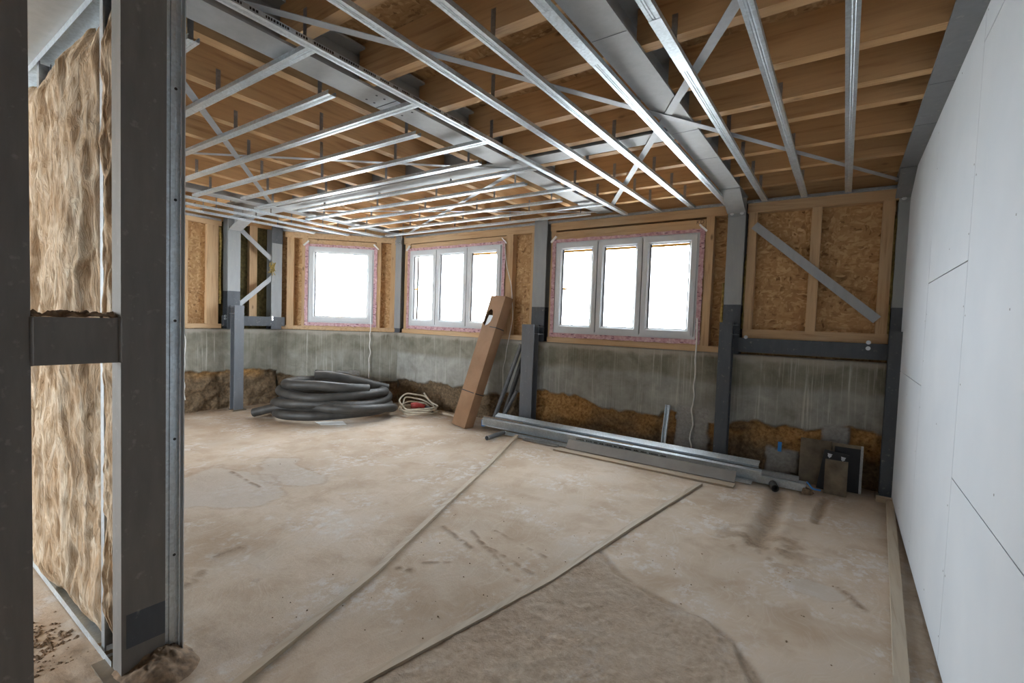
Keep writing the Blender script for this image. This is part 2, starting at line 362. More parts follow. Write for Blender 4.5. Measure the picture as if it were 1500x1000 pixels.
# ------------------------------------------------------------------ floor
def make_floor():
    xs = np.unique(np.concatenate([np.linspace(-8.3,-7.8,6), np.linspace(-7.8,-2.3,185), np.linspace(-2.3,.6,233), np.linspace(.6,1.2,4)]).round(5))
    ys = np.unique(np.concatenate([np.linspace(-4.0,.3,25), np.linspace(.3,3.2,224), np.linspace(3.2,5.85,107)]).round(5))
    X, Y = np.meshgrid(xs, ys, indexing='ij'); X = X.ravel(); Y = Y.ravel()
    z = -.006+.006*(fbm(X*.9, Y*.9, 3, 5)-.5)+.004*(fbm(X*6, Y*6, 3, 9)-.5)
    mud = np.zeros_like(X); grey = np.zeros_like(X)
    def seg(pts, w):
        d = np.full_like(X, 9.0)
        for (a, b) in zip(pts[:-1], pts[1:]):
            a, b = np.array(a[:2]), np.array(b[:2]); ab = b-a; t = np.clip(((X-a[0])*ab[0]+(Y-a[1])*ab[1])/(ab@ab), 0, 1)
            d = np.minimum(d, np.hypot(X-a[0]-t*ab[0], Y-a[1]-t*ab[1]))
        return d
    wob = .05*(fbm(X*7, Y*7, 3, 31)-.5)
    fl = lambda *pp: [at(x, y, 2, 0) for x, y in pp]
    # edge of the thin rough topping left of the curved crack
    edge = fl((880,808),(905,840),(960,875),(1030,905),(1075,940),(1110,1000))
    d = seg(edge, 0)+wob
    mud = np.maximum(mud, .75*np.exp(-(d/.022)**2))
    z -= .008*np.exp(-(d/.02)**2)
    ex = np.array([p[0] for p in edge]); ey = np.array([p[1] for p in edge]); o = np.argsort(ey)
    left = sstep(.0, .03, np.interp(Y, ey[o], ex[o])-X+wob)*sstep(2.95, 2.85, Y)
    lath2 = np.interp(Y, [.2, 1.2, 2.36, 4.72], [-1.75, -1.562, -1.343, -1.052])
    rough = left*sstep(.0, .05, X-lath2)
    z += rough*(.010+.014*(fbm(X*26, Y*26, 3, 44)-.5)); mud = np.maximum(mud, rough*.30*fbm(X*4, Y*4, 3, 3)**1.5)
    # furrow in front of the open pipe and a smaller one beside it
    for pts, w, dep in ((fl((1141,724),(1135,745),(1122,775),(1112,795)), .07, .022), (fl((1210,730),(1203,750),(1196,764)), .035, .012)):
        dd = seg(pts, 0)+wob*.6
        z -= dep*np.exp(-(dd/w)**2); z += dep*.5*np.exp(-((dd-w*1.7)/(w*.6))**2)*(fbm(X*20, Y*20, 2, 6)+.3)
        mud = np.maximum(mud, .8*np.exp(-(dd/(w*1.0))**2))
    dd = np.hypot(*(np.array([X, Y])-np.array(fl((1118,795))[0][:2])[:, None])); sp = np.exp(-(dd/.28)**2)*sstep(.5, .62, fbm(X*9, Y*9, 3, 71))
    mud = np.maximum(mud, sp); z += .012*sp*fbm(X*30, Y*30, 2, 8)
    # dried puddle near the coil and others
    for c, rx, ry, sd in ((fl((325,712))[0], .62, .38, 1), (fl((425,690))[0], .5, .26, 2), (fl((1195,862))[0], .17, .12, 4)):
        q = np.hypot((X-c[0])/rx, (Y-c[1])/ry)+1.5*(fbm(X*2.6, Y*2.6, 4, 50+sd)-.5)
        grey = np.maximum(grey, sstep(1.0, .85, q)); mud = np.maximum(mud, .32*np.exp(-((q-.98)/.05)**2))
    # scraped crumbs: short strokes
    for (a, b, w) in (((690,775),(760,850),.012),((700,790),(780,838),.014),((650,770),(690,800),.02),((725,775),(800,815),.012),((600,822),(660,822),.012),((585,830),(600,833),.03),((310,815),(355,800),.03),((275,855),(300,835),.022),((340,690),(380,712),.014),((375,850),(405,838),.01),((1230,860),(1262,890),.025),((1180,680),(1230,690),.03)):
        dd = seg(fl(a, b), 0)+wob*.5; k = np.exp(-(dd/w)**2)*sstep(.35, .55, fbm(X*24, Y*24, 2, 12)); mud = np.maximum(mud, .9*k); z += .006*k
    # dirt along the bottom of the walls, beside the laths and round the ladder column
    dl = seg(fl((345,1000),(540,840),(755,640)), 0); mud = np.maximum(mud, .55*sstep(.10, .02, dl+wob*1.5)*(fbm(X*8, Y*8, 2, 60)))
    mud = np.maximum(mud, .8*sstep(5.25, 5.6, Y+wob*6)*fbm(X*3, Y*3, 3, 90)); mud = np.maximum(mud, .7*sstep(-7.3, -7.7, X+wob*5))
    mud = np.maximum(mud, sstep(.22, .40, X+wob*2-.03)*(.35+.5*fbm(X*7, Y*7, 2, 95)))
    dd = np.hypot(X+2.42, (Y-.62))+wob*5; mud = np.maximum(mud, .9*sstep(.55, .12, dd)*fbm(X*9, Y*9, 3, 14)*1.3); z += .02*sstep(.42, .1, dd)*fbm(X*24, Y*24, 3, 15)*(np.abs(Y-.62) < .5)
    o = gridmesh('floor', np.stack([X, Y, z], 1), len(xs), len(ys), M['floor'], attrs={'mud': np.clip(mud, 0, 1), 'grey': np.clip(grey, 0, 1), 'rough': np.clip(rough, 0, 1)})
    tag(o, 'dusty beige concrete screed floor with scuffs and dried patches', 'floor', kind='structure')
make_floor()
g = MB()
for a, b in (((-30, 6.4), (30, 40)), ((-30, -30), (-8.9, 6.4)), ((-8.9, -30), (30, -4.4))):
    g.add([(a[0],a[1],.55),(b[0],a[1],.55),(b[0],b[1],.55),(a[0],b[1],.55)], [(0,1,2,3)])
tag(g.build('ground', M['ground'], fix=False), 'pale open ground outside the building', 'ground', kind='structure')

# ------------------------------------------------------------------ outer walls: concrete plinth with clay, timber frame on top
def plinth(name, origin, rz, length, label, fclay, patches=(), ztop=1.22, brown_low=.2, pourk=1.0, res=.018):
    brown_low = brown_low if callable(brown_low) else (lambda v, d=brown_low: v*0+d)
    n = int(length/res); k = int(1.26/res); u = np.linspace(0, length, n); w = np.linspace(-.04, ztop, k)
    U, W = np.meshgrid(u, w, indexing='ij'); U = U.ravel(); W = W.ravel(); sd = int(length*100)
    zb = fclay(U)+.16*(fbm(U*3.1, W*0+.3, 4, sd)-.5)+.05*(fbm(U*11, W*11, 3, sd+5)-.5)
    clay = sstep(.015, -.015, W-zb)
    patch = np.zeros_like(U)
    for (a, b, c, d) in patches:
        e = .06*(fbm(U*9, W*9, 3, sd+9)-.5)
        patch = np.maximum(patch, sstep(0, .02, U-a+e)*sstep(0, .02, b-U+e)*sstep(0, .02, W-c+e)*sstep(0, .02, d-W+e))
    rough = fbm(U*9, W*9, 4, sd+2)-.5
    yy = -.02-.006*fbm(U*4, W*4, 3, sd+3)+clay*(1-patch)*(.045+.11*rough)+patch*(.012+.02*rough)
    lip = np.exp(-((W-zb)/.02)**2)*(1-patch); yy -= lip*.014*fbm(U*20, W*20, 2, sd+4)
    pour = pourk*sstep(.93, .84, W+.14*(fbm(U*1.8, W*1.2, 3, sd+6)-.5))
    brown_m = sstep(.10, -.08, W-brown_low(U)+.22*(fbm(U*2.5, W*4, 3, sd+7)-.5))  # clay turns darker brown below this height
    P = np.stack([U, yy, W], 1)
    ledge = np.stack([u, np.full(n, .30), np.full(n, ztop+.004)], 1)
    P = np.concatenate([P.reshape(n, k, 3), ledge[:, None, :]], 1).reshape(-1, 3)
    ap = lambda A: np.concatenate([A.reshape(n, k), A.reshape(n, k)[:, -1:]], 1)
    o = gridmesh(name, P, n, k+1, M['plinth'], attrs={'clay': ap(clay), 'patch': ap(patch), 'pour': ap(pour), 'brown_low': ap(brown_m)})
    o.location = origin; o.rotation_euler = (0, 0, rz)
    return tag(o, label, 'wall', kind='structure')
def cut(a, b): return lambda u: np.interp(u, a, b)
X0 = -6.36
LX = lambda x: x-X0
wall_far = plinth('wall_far', (X0, 5.67, 0), 0, 7.1, 'window wall of stained concrete and orange clay with a timber frame above',
    cut([0, 1.2, 2.2, 3.0, 3.5, 4.1, 4.6, 4.75, 5.0, 5.3, 5.6, 6.2, 7.1], [.42,.44,.40,.55,.50,.40,.44,.52,.52,.42,.50,.54,.52]),
    [(LX(-1.58), LX(-1.19), .06, .60), (LX(-.13), LX(.10), .30, .58), (LX(-.62), LX(-.30), .0, .27)], brown_low=cut([0, 1.8, 2.5, 2.9, 4.6, 5.4, 6.2, 7.1], [.52,.50,.48,.12,.20,.28,.26,.24]))
wall_chamfer = plinth('wall_chamfer', (-7.753, 4.277, 0), math.radians(45), 1.97, 'angled corner wall of grey concrete below the single-pane window',
    cut([0, .5, 1.0, 1.5, 1.97], [.50,.42,.46,.34,.36]), [(.95, 1.35, .22, .55)], brown_low=.50, pourk=.3)
wall_left = plinth('wall_left', (-7.75, .70, 0), math.radians(90), 3.577, 'side wall of streaked concrete with braced steel bay',
    cut([0, 2, 2.6, 3.1, 3.577], [.60,.62,.58,.60,.54]), [], brown_low=.52, pourk=.2)
def timber(wall, name, x0, x1, z0, z1, ax, y0=.0, y1=.14, mat=None):
    return MB().box((x0, y0, z0), (x1, y1, z1)).build(name, mat or M['wood_'+ax], wall)
def panel(wall, x0, x1, z0, z1, y=.10, mat=None, name='osb_panel'):
    return MB().box((x0, y, z0), (x1, y+.022, z1)).build(name, mat or M['osb'], wall)
AXN = {0: 'x', 1: 'x', 2: 'y'}
W = wall_far
# behind window 2
for a, b in ((-6.27,-3.62), (-3.36,-1.12), (-.92,.36)): timber(W, 'top_plate', LX(a), LX(b), 2.738, 2.858, 'x', -.004)
for a, b in ((-6.27,-3.62), (-3.36,-1.12)): timber(W, 'sill_plate', LX(a), LX(b), 1.224, 1.292, 'x', -.006)
timber(W, 'header', LX(-6.10), LX(-4.11), 2.635, 2.728, 'x', .008); timber(W, 'header', LX(-3.27), LX(-1.34), 2.598, 2.712, 'x', -.012)
for a, b in ((-6.235,-6.105), (-4.105,-3.985), (-3.665,-3.615), (-3.35,-3.275), (-1.335,-1.25)):
    timber(W, 'stud', LX(a), LX(b), 1.292, 2.738 if a != -1.335 else 2.735, 'z', .0 if a != -1.335 else -.013)
for a, b in ((-.905,-.825), (-.33,-.245), (.235,.325)): timber(W, 'stud', LX(a), LX(b), 1.495, 2.738, 'z')
timber(W, 'bottom_plate', LX(-.905), LX(.335), 1.402, 1.495, 'x', -.004)
timber(W, 'window_sill_timber', LX(-6.10), LX(-4.11), 1.292, 1.345, 'x', .01); timber(W, 'window_sill_timber', LX(-3.27), LX(-1.34), 1.292, 1.345, 'x', .01)
for a, b, c, d in ((-6.6,-6.10,1.2,2.95), (-4.11,-3.3,2.06,2.95), (-4.11,-3.3,1.2,2.055), (-1.36,-.88,1.2,2.95), (-.87,-.29,1.2,2.95), (-.285,.7,1.2,2.95), (-6.10,-4.11,2.62,2.95), (-3.29,-1.36,2.6,2.95), (-6.10,-4.11,1.2,1.35), (-3.29,-1.36,1.2,1.35)):
    panel(W, LX(a), LX(b), c, d, .095 if b-a < 1.5 and d-c > .5 else .12)
def sheathing(wall, L, holes, ext0=.25, ext1=.25):
    # solid board and concrete core behind the frame, open only at the windows
    MB().box((-ext0, .10, -.05), (L+ext1, .32, 1.222)).build('concrete_core', M['plinth'], wall)
    xs = [-ext0]; 
    for (a, b, c, d) in holes:
        MB().box((xs[-1], .145, 1.2), (a, .185, 3.15)).build('sheathing', M['osb'], wall)
        MB().box((a, .145, 1.2), (b, .185, c)).build('sheathing', M['osb'], wall); MB().box((a, .145, d), (b, .185, 3.15)).build('sheathing', M['osb'], wall); xs.append(b)
    MB().box((xs[-1], .145, 1.2), (L+ext1, .185, 3.15)).build('sheathing', M['osb'], wall)
    for (a, b, c, d) in holes:      # reveal boards closing the gap round each frame
        for p, q in (((a-.02,.03,c-.02),(a,.185,d+.02)), ((b,.03,c-.02),(b+.02,.185,d+.02)), ((a,.03,c-.02),(b,.185,c)), ((a,.03,d),(b,.185,d+.02))): MB().box(p, q).build('reveal_board', M['wood_x'], wall)
sheathing(wall_far, 7.1, [(LX(-6.085), LX(-4.17), 1.365, 2.60), (LX(-3.247), LX(-1.407), 1.365, 2.557)], .05, .1)
sheathing(wall_chamfer, 1.97, [(.49, 1.525, 1.365, 2.611)], .08, .08)
sheathing(wall_left, 3.577, [], .1, .05)
Wc = wall_chamfer
timber(Wc, 'top_plate', .10, 1.93, 2.752, 2.853, 'x', -.004); timber(Wc, 'header', .465, 1.565, 2.66, 2.742, 'x', .006)
timber(Wc, 'sill_plate', -.02, 1.95, 1.232, 1.292, 'x', -.012)
for a, b in ((.14,.245), (.375,.46), (1.57,1.65), (1.815,1.91)): timber(Wc, 'stud', a, b, 1.292, 2.752, 'z')
timber(Wc, 'window_sill_timber', .46, 1.57, 1.292, 1.345, 'x', .01)
for a, b, c, d in ((-.1,.46,1.2,2.95), (1.56,2.12,1.2,2.95), (.46,1.56,2.62,2.95), (.46,1.56,1.2,1.35)): panel(Wc, a, b, c, d, .095)
Wl = wall_left; LY = lambda y: y-.70
timber(Wl, 'top_plate', LY(.7), LY(3.40), 2.765, 2.845, 'y', -.004); timber(Wl, 'sill_plate', LY(.7), LY(3.40), 1.232, 1.298, 'y', -.012)
for a, b in ((2.90,2.955), (3.20,3.36)): timber(Wl, 'stud', LY(a), LY(b), 1.298, 2.765, 'z')
timber(Wl, 'stud', LY(3.83), LY(3.95), 1.42, 2.86, 'z', .03)
panel(Wl, LY(.5), LY(3.3), 1.76, 2.95, .06); panel(Wl, LY(.5), LY(3.3), 1.2, 1.755, .075)
panel(Wl, LY(3.3), LY(4.5), 1.2, 3.0, .10, M['wool_dark'], 'mineral_wool')
for w_, a, b, c, d in ((Wl, LY(3.375), LY(3.41), 1.6, 2.75), (W, LX(-1.145), LX(-1.118), 1.35, 2.0), (W, LX(-.925), LX(-.905), 1.5, 2.3), (W, LX(.325), LX(.345), 1.42, 2.6)):
    n = 14; mb = MB(); zz = np.linspace(c, d, n)
    mb.tube([((a+b)/2+random.uniform(-.005,.005), .03+random.uniform(-.008,.008), z) for z in zz], [random.uniform(.5,.75)*(b-a) for _ in zz], 7)
    mb.build('wool_strip', M['wool_yellow'], w_, True)

# ------------------------------------------------------------------ windows
def window(name, wall_o, rz, x0, x1, z0, z1, splits, label, stickers=(), films=()):
    """local x along the wall, y outwards"""
    root = bpy.data.objects.new(name, None); COL.objects.link(root); root.location = wall_o; root.rotation_euler = (0,0,rz)
    tag(root, label, 'window', kind='structure')
    fr = MB(); w = .042
    for a, b in (((x0,-.012,z0),(x0+w,.07,z1)), ((x1-w,-.012,z0),(x1,.07,z1)), ((x0+w,-.012,z0),(x1-w,.07,z0+.05)), ((x0+w,-.012,z1-w),(x1-w,.07,z1))): fr.box(a, b)
    for s in splits: fr.box((s-.012,-.008,z0+.05), (s+.012,.07,z1-w))
    fr.build('window_frame', M['pvc'], root)
    xs = [x0+.022]+list(splits)+[x1-.022]
    for i, (a, b) in enumerate(zip(xs[:-1], xs[1:])):
        a2, b2, c2, d2 = a+.006, b-.006, z0+.035, z1-.022; f = .082
        sa = MB(); yA, yB = -.034, .055
        # bevelled sash: outer frame face and an inner slope to the glass
        o_ = [(a2,c2),(b2,c2),(b2,d2),(a2,d2)]; i1 = [(a2+f*.72,c2+f*.72),(b2-f*.72,c2+f*.72),(b2-f*.72,d2-f*.72),(a2+f*.72,d2-f*.72)]; i2 = [(a2+f,c2+f),(b2-f,c2+f),(b2-f,d2-f),(a2+f,d2-f)]
        vs = [(p[0],yB,p[1]) for p in o_]+[(p[0],yA,p[1]) for p in o_]+[(p[0],yA+.002,p[1]) for p in i1]+[(p[0],yA+.022,p[1]) for p in i2]+[(p[0],yB,p[1]) for p in i2]
        fs = [(r*4+j, r*4+(j+1)%4, ((r+1)%5)*4+(j+1)%4, ((r+1)%5)*4+j) for r in range(5) for j in range(4)]
        sash = sa.add(vs, fs).build('sash', M['pvc'], root)
        gk = MB()
        for p, q in (((a2+f-.006,c2+f-.006),(a2+f+.016,d2-f+.006)), ((b2-f-.006,c2+f-.006),(b2-f+.006,d2-f+.006)), ((a2+f,c2+f-.006),(b2-f,c2+f+.004)), ((a2+f,d2-f-.004),(b2-f,d2-f+.006))): gk.box((p[0],-.013,p[1]), (q[0],-.006,q[1]))
        gk.build('gasket', M['gasket'], sash)
        MB().box((a2+f-.01,.012,c2+f-.01), (b2-f+.01,.018,d2-f+.01)).build('pane', M['glass'], sash)
        hb = MB().box((b2-.045,-.040,(z0+z1)/2-.05), (b2-.028,-.033,(z0+z1)/2+.05)).build('handle_plate', M['pvc'], sash)
        if i in stickers: MB().box((a2+f+.004,.006,(c2+d2)/2-.03), (a2+f+.075,.010,(c2+d2)/2-.005)).build('sticker', M['orange'], sash)
        if i in films: MB().box((a2+f+.006,.005,d2-f-.034), (b2-f-.006,.010,d2-f-.005)).build('film_edge', M['orange'], sash)
    for s in splits: MB().box((s-.005,-.020,z0+.045), (s+.005,-.009,z1-.04)).build('sash_gap', M['gasket'], root)
    MB().box((x1-.062,-.047,z0+.05), (x1-.048,-.034,z0+.14)).build('hinge', M['pvc'], root)
    tp = .050
    for k_, (a, b) in enumerate((((x0-tp,z0-tp),(x0+.004,z1+tp)), ((x1-.004,z0-tp),(x1+tp,z1+tp)), ((x0,z0-tp),(x1,z0+.006)), ((x0,z1-.004),(x1,z1+tp*.75)))):
        mb = MB(); n = 24; L = (b[1]-a[1]) if k_ < 2 else (b[0]-a[0])
        for s in range(n+1):
            t = s/n; y = -.017-.006*random.random(); e = .006*random.uniform(-1,1)
            if k_ < 2: mb.v += [(a[0]+(e if k_==0 else 0), y, a[1]+t*L), (b[0]+(e if k_==1 else 0), y-.002, a[1]+t*L)]
            else: mb.v += [(a[0]+t*L, y, a[1]+(e if k_==2 else 0)), (a[0]+t*L, y-.002, b[1]+(e if k_==3 else 0))]
        mb.f = [(2*s, 2*s+1, 2*s+3, 2*s+2) for s in range(n)]
        mb.build('sealing_tape', M['tape'], root, fix=False)
    for (cx, sg) in ((x0-.03,-1), (x1+.03,1)):
        mb = MB().add([(cx-.05*sg,-.024,z1+.075),(cx-.035*sg,-.05,z1+.09),(cx+.05*sg,-.04,z1+.01),(cx+.035*sg,-.024,z1-.005)], [(0,1,2,3)])
        mb.build('tape_corner', M['white'], root, fix=False)
    return root
window('window_1', (-7.753, 4.277, 0), math.radians(45), .475, 1.54, 1.35, 2.626, [], 'white single-pane window in the angled corner wall')
window('window_2', (X0, 5.67, 0), 0, LX(-6.10), LX(-4.155), 1.352, 2.615, [LX(-5.47), LX(-4.82)], 'white three-pane window behind the leaning cardboard box', (0,), (2,))
window('window_3', (X0, 5.67, 0), 0, LX(-3.262), LX(-1.392), 1.35, 2.572, [LX(-2.638), LX(-2.05)], 'white three-pane window beside the braced timber bay', (0,), (0,1,2))

fc = bpy.data.curves.new('stamp', 'FONT'); fc.body = 'KD'; fc.size = .062; fc.extrude = .0006
fo = bpy.data.objects.new('stamp', fc); COL.objects.link(fo); me = bpy.data.meshes.new_from_object(fo); bpy.data.objects.remove(fo)
stamp = link('timber_stamp', me, M['stamp'], wall_far); stamp.location = (LX(-1.445), -.0135, 2.664); stamp.rotation_euler = (R90, 0, 0)
# ------------------------------------------------------------------ right wall of plasterboard
def drywall():
    root = bpy.data.objects.new('wall_right', None); COL.objects.link(root); tag(root, 'wall clad in pale grey plasterboards', 'wall', kind='structure')
    root.location = (.425, 0, 0)
    cols = [(5.75, 4.05, [1.17]), (4.05, 2.85, [1.83]), (2.85, 1.65, [.87, 2.76]), (1.65, .45, [1.5]), (.45, -.75, [.9]), (-.75, -3.7, [1.4])]
    g_ = .0025
    for y1, y0, js in cols:
        zz = [.012]+js+[3.0]
        for a, b in zip(zz[:-1], zz[1:]):
            p = MB().box((0, y0+g_, a+g_), (.0125, y1-g_, b-g_)).build('plasterboard', M['drywall'], root)
            if y0 > .4:
                ys = [y0+.03, (y0+y1)/2-.1, y1-.03]
                for yy in ys:
                    z = a+.12
                    while z < b-.05:
                        if random.random() < .42:
                            MB().disc((-.0008, yy+random.uniform(-.01,.01), z), (1,0,0), .0045, .002, 6).build('screw', M['hanger'], p)
                        z += .30
    MB().box((.02,-3.7,0), (.14,5.8,3.14)).build('stud_backing', M['black'], root)
drywall()

# ------------------------------------------------------------------ unseen back of the room: closes the space, with an opening added to light the insulation
def back():
    r = MB().box((-4.4,-3.75,0), (.6,-3.6,3.14)); r.box((-8.2,-3.75,0), (-7.0,-3.6,3.14)); r.box((-7.0,-3.75,2.6), (-4.4,-3.6,3.14)); r.box((-7.0,-3.75,0), (-4.4,-3.6,.6))
    tag(r.build('wall_back', M['plinth']), 'concrete wall with a wide opening', 'wall', kind='structure')
    r = MB().box((-8.2,-3.75,0), (-8.05,1.0,3.14)); tag(r.build('wall_side', M['plinth']), 'plain concrete side wall', 'wall', kind='structure')
back()
tag(MB().box((-2.30,-3.6,0), (-2.15,-.75,3.14)).build('wall_light_shield', M['drywall']), 'unseen wall added to shield the room from the back opening', 'wall', kind='structure')  # added out of view to keep daylight from behind off the foreground

# ------------------------------------------------------------------ ceiling: deck, joists
ZJ = 2.915; HJ = .225
deck = MB().box((-8.3,-3.8,ZJ+HJ), (.8,6.0,ZJ+HJ+.025)).build('ceiling', M['osb_deck'])
tag(deck, 'chipboard deck on sawn timber joists', 'ceiling', kind='structure')
def joist(a, b, ax, w=.072, z0=ZJ, h=HJ, name='joist'):
    mb = MB()
    if ax == 'x': mb.box((a[0], a[1]-w/2, z0), (b[0], a[1]+w/2, z0+h))
    else: mb.box((a[0]-w/2, a[1], z0), (a[0]+w/2, b[1], z0+h))
    return mb.build(name, M['joist_'+ax], deck)
YJ = [-.1, .42, .92, 1.42, 1.92, 2.42, 2.95, 3.41, 3.745, 4.32, 4.85, 5.33]
for y in YJ:
    joist((-2.52, y), (-1.05, 0), 'x'); joist((-.95, y), (.36, 0), 'x')
XJ = [-2.83, -3.365, -3.915, -4.455, -4.93, -5.50, -6.06]
for x in XJ:
    joist((x, .15), (0, 3.50), 'y', .078); joist((x, 3.60), (0, 5.72), 'y', .078)
for y in np.arange(.9, 5.4, .52):
    x0 = -7.85 if y < 4.2 else -7.75+(y-4.2)
    if abs(y-3.55) > .15: joist((x0, y), (-6.46, 0), 'x')
for a, b, ax in (((-6.5,5.72),(.7,5.72),'x'),): joist(a, b, ax, .06, 2.86, .28, 'rim_board')
mb = MB().bar((-7.80,4.30,3.0), (-6.30,5.80,3.0), .06, .28); mb.build('rim_board', M['joist_x'], deck)
MB().box((-7.86,.6,2.85), (-7.79,4.35,3.14)).build('rim_board', M['joist_y'], deck)
for y in YJ[2:]:           # black joist shoes where the joists meet the steel
    for x, s in ((-2.46, 1), (.33, -1), (-.92, 1)):
        if random.random() < .75:
            MB().box((min(x, x+s*.09), y+.037, ZJ+.13), (max(x, x+s*.09), y+.075, ZJ+.18)).build('joist_shoe', M['black'], deck)

# ------------------------------------------------------------------ steel beams
HB = isec(.20, .20, .009, .015)
M['beam_dark'] = paint('beam_dark_grey', (.21,.215,.225), .5, .12)
def beam(label, p0, p1, b=.20, name='steel_beam', extra=None, mt='beam'):
    r = thing(name, label, 'beam', ((p0[0]+p1[0])/2, (p0[1]+p1[1])/2, 2.9), group=None)
    o = np.array([(p0[0]+p1[0])/2, (p0[1]+p1[1])/2, 2.9])
    mb = MB().ext(isec(.22, b, .009, .014), np.array(p0)-o, np.array(p1)-o); mb.build('beam_body', M[mt], r)
    if extra: extra(r, o)
    return r
def holes(y):
    def f(r, o):
        for dx in (-.05, .05):
            for dy in (-.03, .03, .20, .26): MB().disc(np.array([-2.57+dx+.01*dy/.2, y+dy, 2.8995])-o, (0,0,-1), .008, .001, 8).build('bolt_hole', M['black'], r)
        MB().box(tuple(np.array([-2.672, y+.085, 2.8985])-o), tuple(np.array([-2.468, y+.089, 2.8999])-o)).build('splice_joint', M['black'], r)
    return f
beam('grey steel beam running beside the carrying profile and the cross profiles', (-2.57,.12,3.01), (-2.57,5.66,3.01), .205, extra=holes(2.05))
def haunch(r, o, x, w=.18, y0=5.60, y1=5.20, mt='beam'):
    mb = MB().ext([(-w/2,-.007),(w/2,-.007),(w/2,.007),(-w/2,.007)], np.array([x,y0-.0,2.74])-o, np.array([x,y1,2.90])-o)
    mb.build('haunch_flange', M[mt], r)
    mb = MB().add([tuple(np.array(q)-o) for q in ((x-.005,y0,2.75),(x-.005,y1,2.9),(x-.005,y0,2.9),(x+.005,y0,2.75),(x+.005,y1,2.9),(x+.005,y0,2.9))], [(0,1,2),(5,4,3),(0,3,4,1),(1,4,5,2),(2,5,3,0)])
    mb.build('haunch_web', M[mt], r)
    for yy in (2.2, 3.55, 4.2): MB().box(tuple(np.array([x-w/2,yy,2.8988])-o), tuple(np.array([x+w/2,yy+.003,2.8998])-o)).build('weld_seam', M['col_dark'], r)
beam('wide grey steel beam crossed by the two flat braces', (-1.02,-.4,3.01), (-1.02,5.66,3.01), .19, extra=lambda r, o: haunch(r, o, -1.02))
beam('dark grey steel beam along the top of the plasterboard wall', (.40,-3.4,3.01), (.40,5.66,3.01), .18, extra=lambda r, o: haunch(r, o, .40, .17, mt='beam_dark'), mt='beam_dark')
def haunch_e(r, o):
    mb = MB().ext([(-.09,-.007),(.09,-.007),(.09,.007),(-.09,.007)], np.array([-7.62,3.53,2.72])-o, np.array([-7.15,3.53,2.90])-o); mb.build('haunch_flange', M['beam'], r)
    mb = MB().add([tuple(np.array(q)-o) for q in ((-7.62,3.525,2.73),(-7.15,3.525,2.9),(-7.62,3.525,2.9),(-7.62,3.535,2.73),(-7.15,3.535,2.9),(-7.62,3.535,2.9))], [(0,1,2),(5,4,3),(0,3,4,1),(1,4,5,2),(2,5,3,0)]); mb.build('haunch_web', M['beam'], r)
beam('grey steel cross beam running to the side-wall column', (-7.70,3.55,3.011), (-2.60,3.55,3.011), .20, extra=haunch_e)
beam('short grey steel cross beam between two longer beams', (-2.54,3.57,3.012), (-1.04,3.57,3.012), .18)
beam('grey steel beam running to the corner column between two windows', (-6.44,.3,3.01), (-6.36,5.62,3.01), .20)
beam('grey steel beam over the insulated partition', (-6.0,.525,2.905), (-2.30,.525,2.905), .265)

# ------------------------------------------------------------------ steel columns with stub posts in front of the plinth
def bolts(r, pts, nrm, rad=.014):
    for p in pts:
        o = MB().disc(p, nrm, rad*1.5, .004, 10); o.disc(p, nrm, rad, .014, 6); o.build('bolt', M['bolt'], r)
def column(label, x, w, zsplit, front=5.615, ztop=2.90, post=None, rz=0.0, name='steel_column', boltz=2.735):
    """built facing -y and then turned; post = (x0, x1, front y, top z)"""
    r = thing(name, label, 'column', (x, front, 0), rz)
    sec = isec(.16, w, .009, .014)
    MB().ext(sec, (0,.08,zsplit), (0,.08,ztop), (0,1,0)).build('upper_shaft', M['col_light'], r)
    MB().ext(sec, (0,.08,1.225), (0,.08,zsplit), (0,1,0)).build('lower_shaft', M['col_dark'], r)
    if boltz:
        ep = MB().box((-w/2,-.012,boltz-.035), (w/2,.002,boltz+.05)).build('end_plate', M['col_light'], r)
        bolts(ep, [(-w*.28,-.012,boltz), (w*.28,-.012,boltz)], (0,-1,0))
    if post:
        a, b, fy, zt, mt = post; cx = (a+b)/2-x; pw = b-a; dep = .13
        sp = MB().ext(isec(dep, pw, .008, .011), (cx, fy-front+dep/2, .012), (cx, fy-front+dep/2, zt), (0,1,0)); sp = sp.build('stub_post', mt, r)
        MB().box((cx-pw*.75, fy-front-.03, -.004), (cx+pw*.75, fy-front+dep+.02, .012)).build('base_plate', M['rusty'], sp)
        for zc in (zt-.03, zt-.13): MB().box((cx-pw/2+.004, fy-front+.02, zc), (max(cx+pw/2, w/2), -.0, zc+.008)).build('cleat', M['post_blue'], sp)
    return r
column('grey corner column standing between the single-pane window and the box', -6.345, .15, 1.30, post=None, boltz=2.76)
column('grey column behind the leaning grey pipes, between the two wide windows', -3.49, .205, 1.70, ztop=2.90, post=(-3.64,-3.445,5.46,1.455,M['post_blue']), boltz=None)
column('grey column under the beam with two flat braces', -1.015, .175, 1.755, post=(-1.10,-.972,5.455,1.56,M['col_dark']))
column('grey column at the end of the plasterboard wall', .425, .16, 1.74, post=(.335,.44,5.45,1.52,M['col_dark']))
rc = column('grey side-wall column carrying the cross beam', 3.53, .18, 1.80, front=7.63, post=(3.465,3.60,7.46,1.585,M['post_blue']))
rc.location = (-7.63, 3.53, 0); rc.rotation_euler = (0,0,math.radians(90))
rc = column('grey column with a dark top at the meeting of the braces', 4.23, .17, 1.30, front=7.66, boltz=None)
rc.location = (-7.66, 4.21, 0); rc.rotation_euler = (0,0,math.radians(90))
MB().box((-.09,-.003,2.62), (.09,.0,2.90)).build('dark_top_band', M['col_dark'], rc)
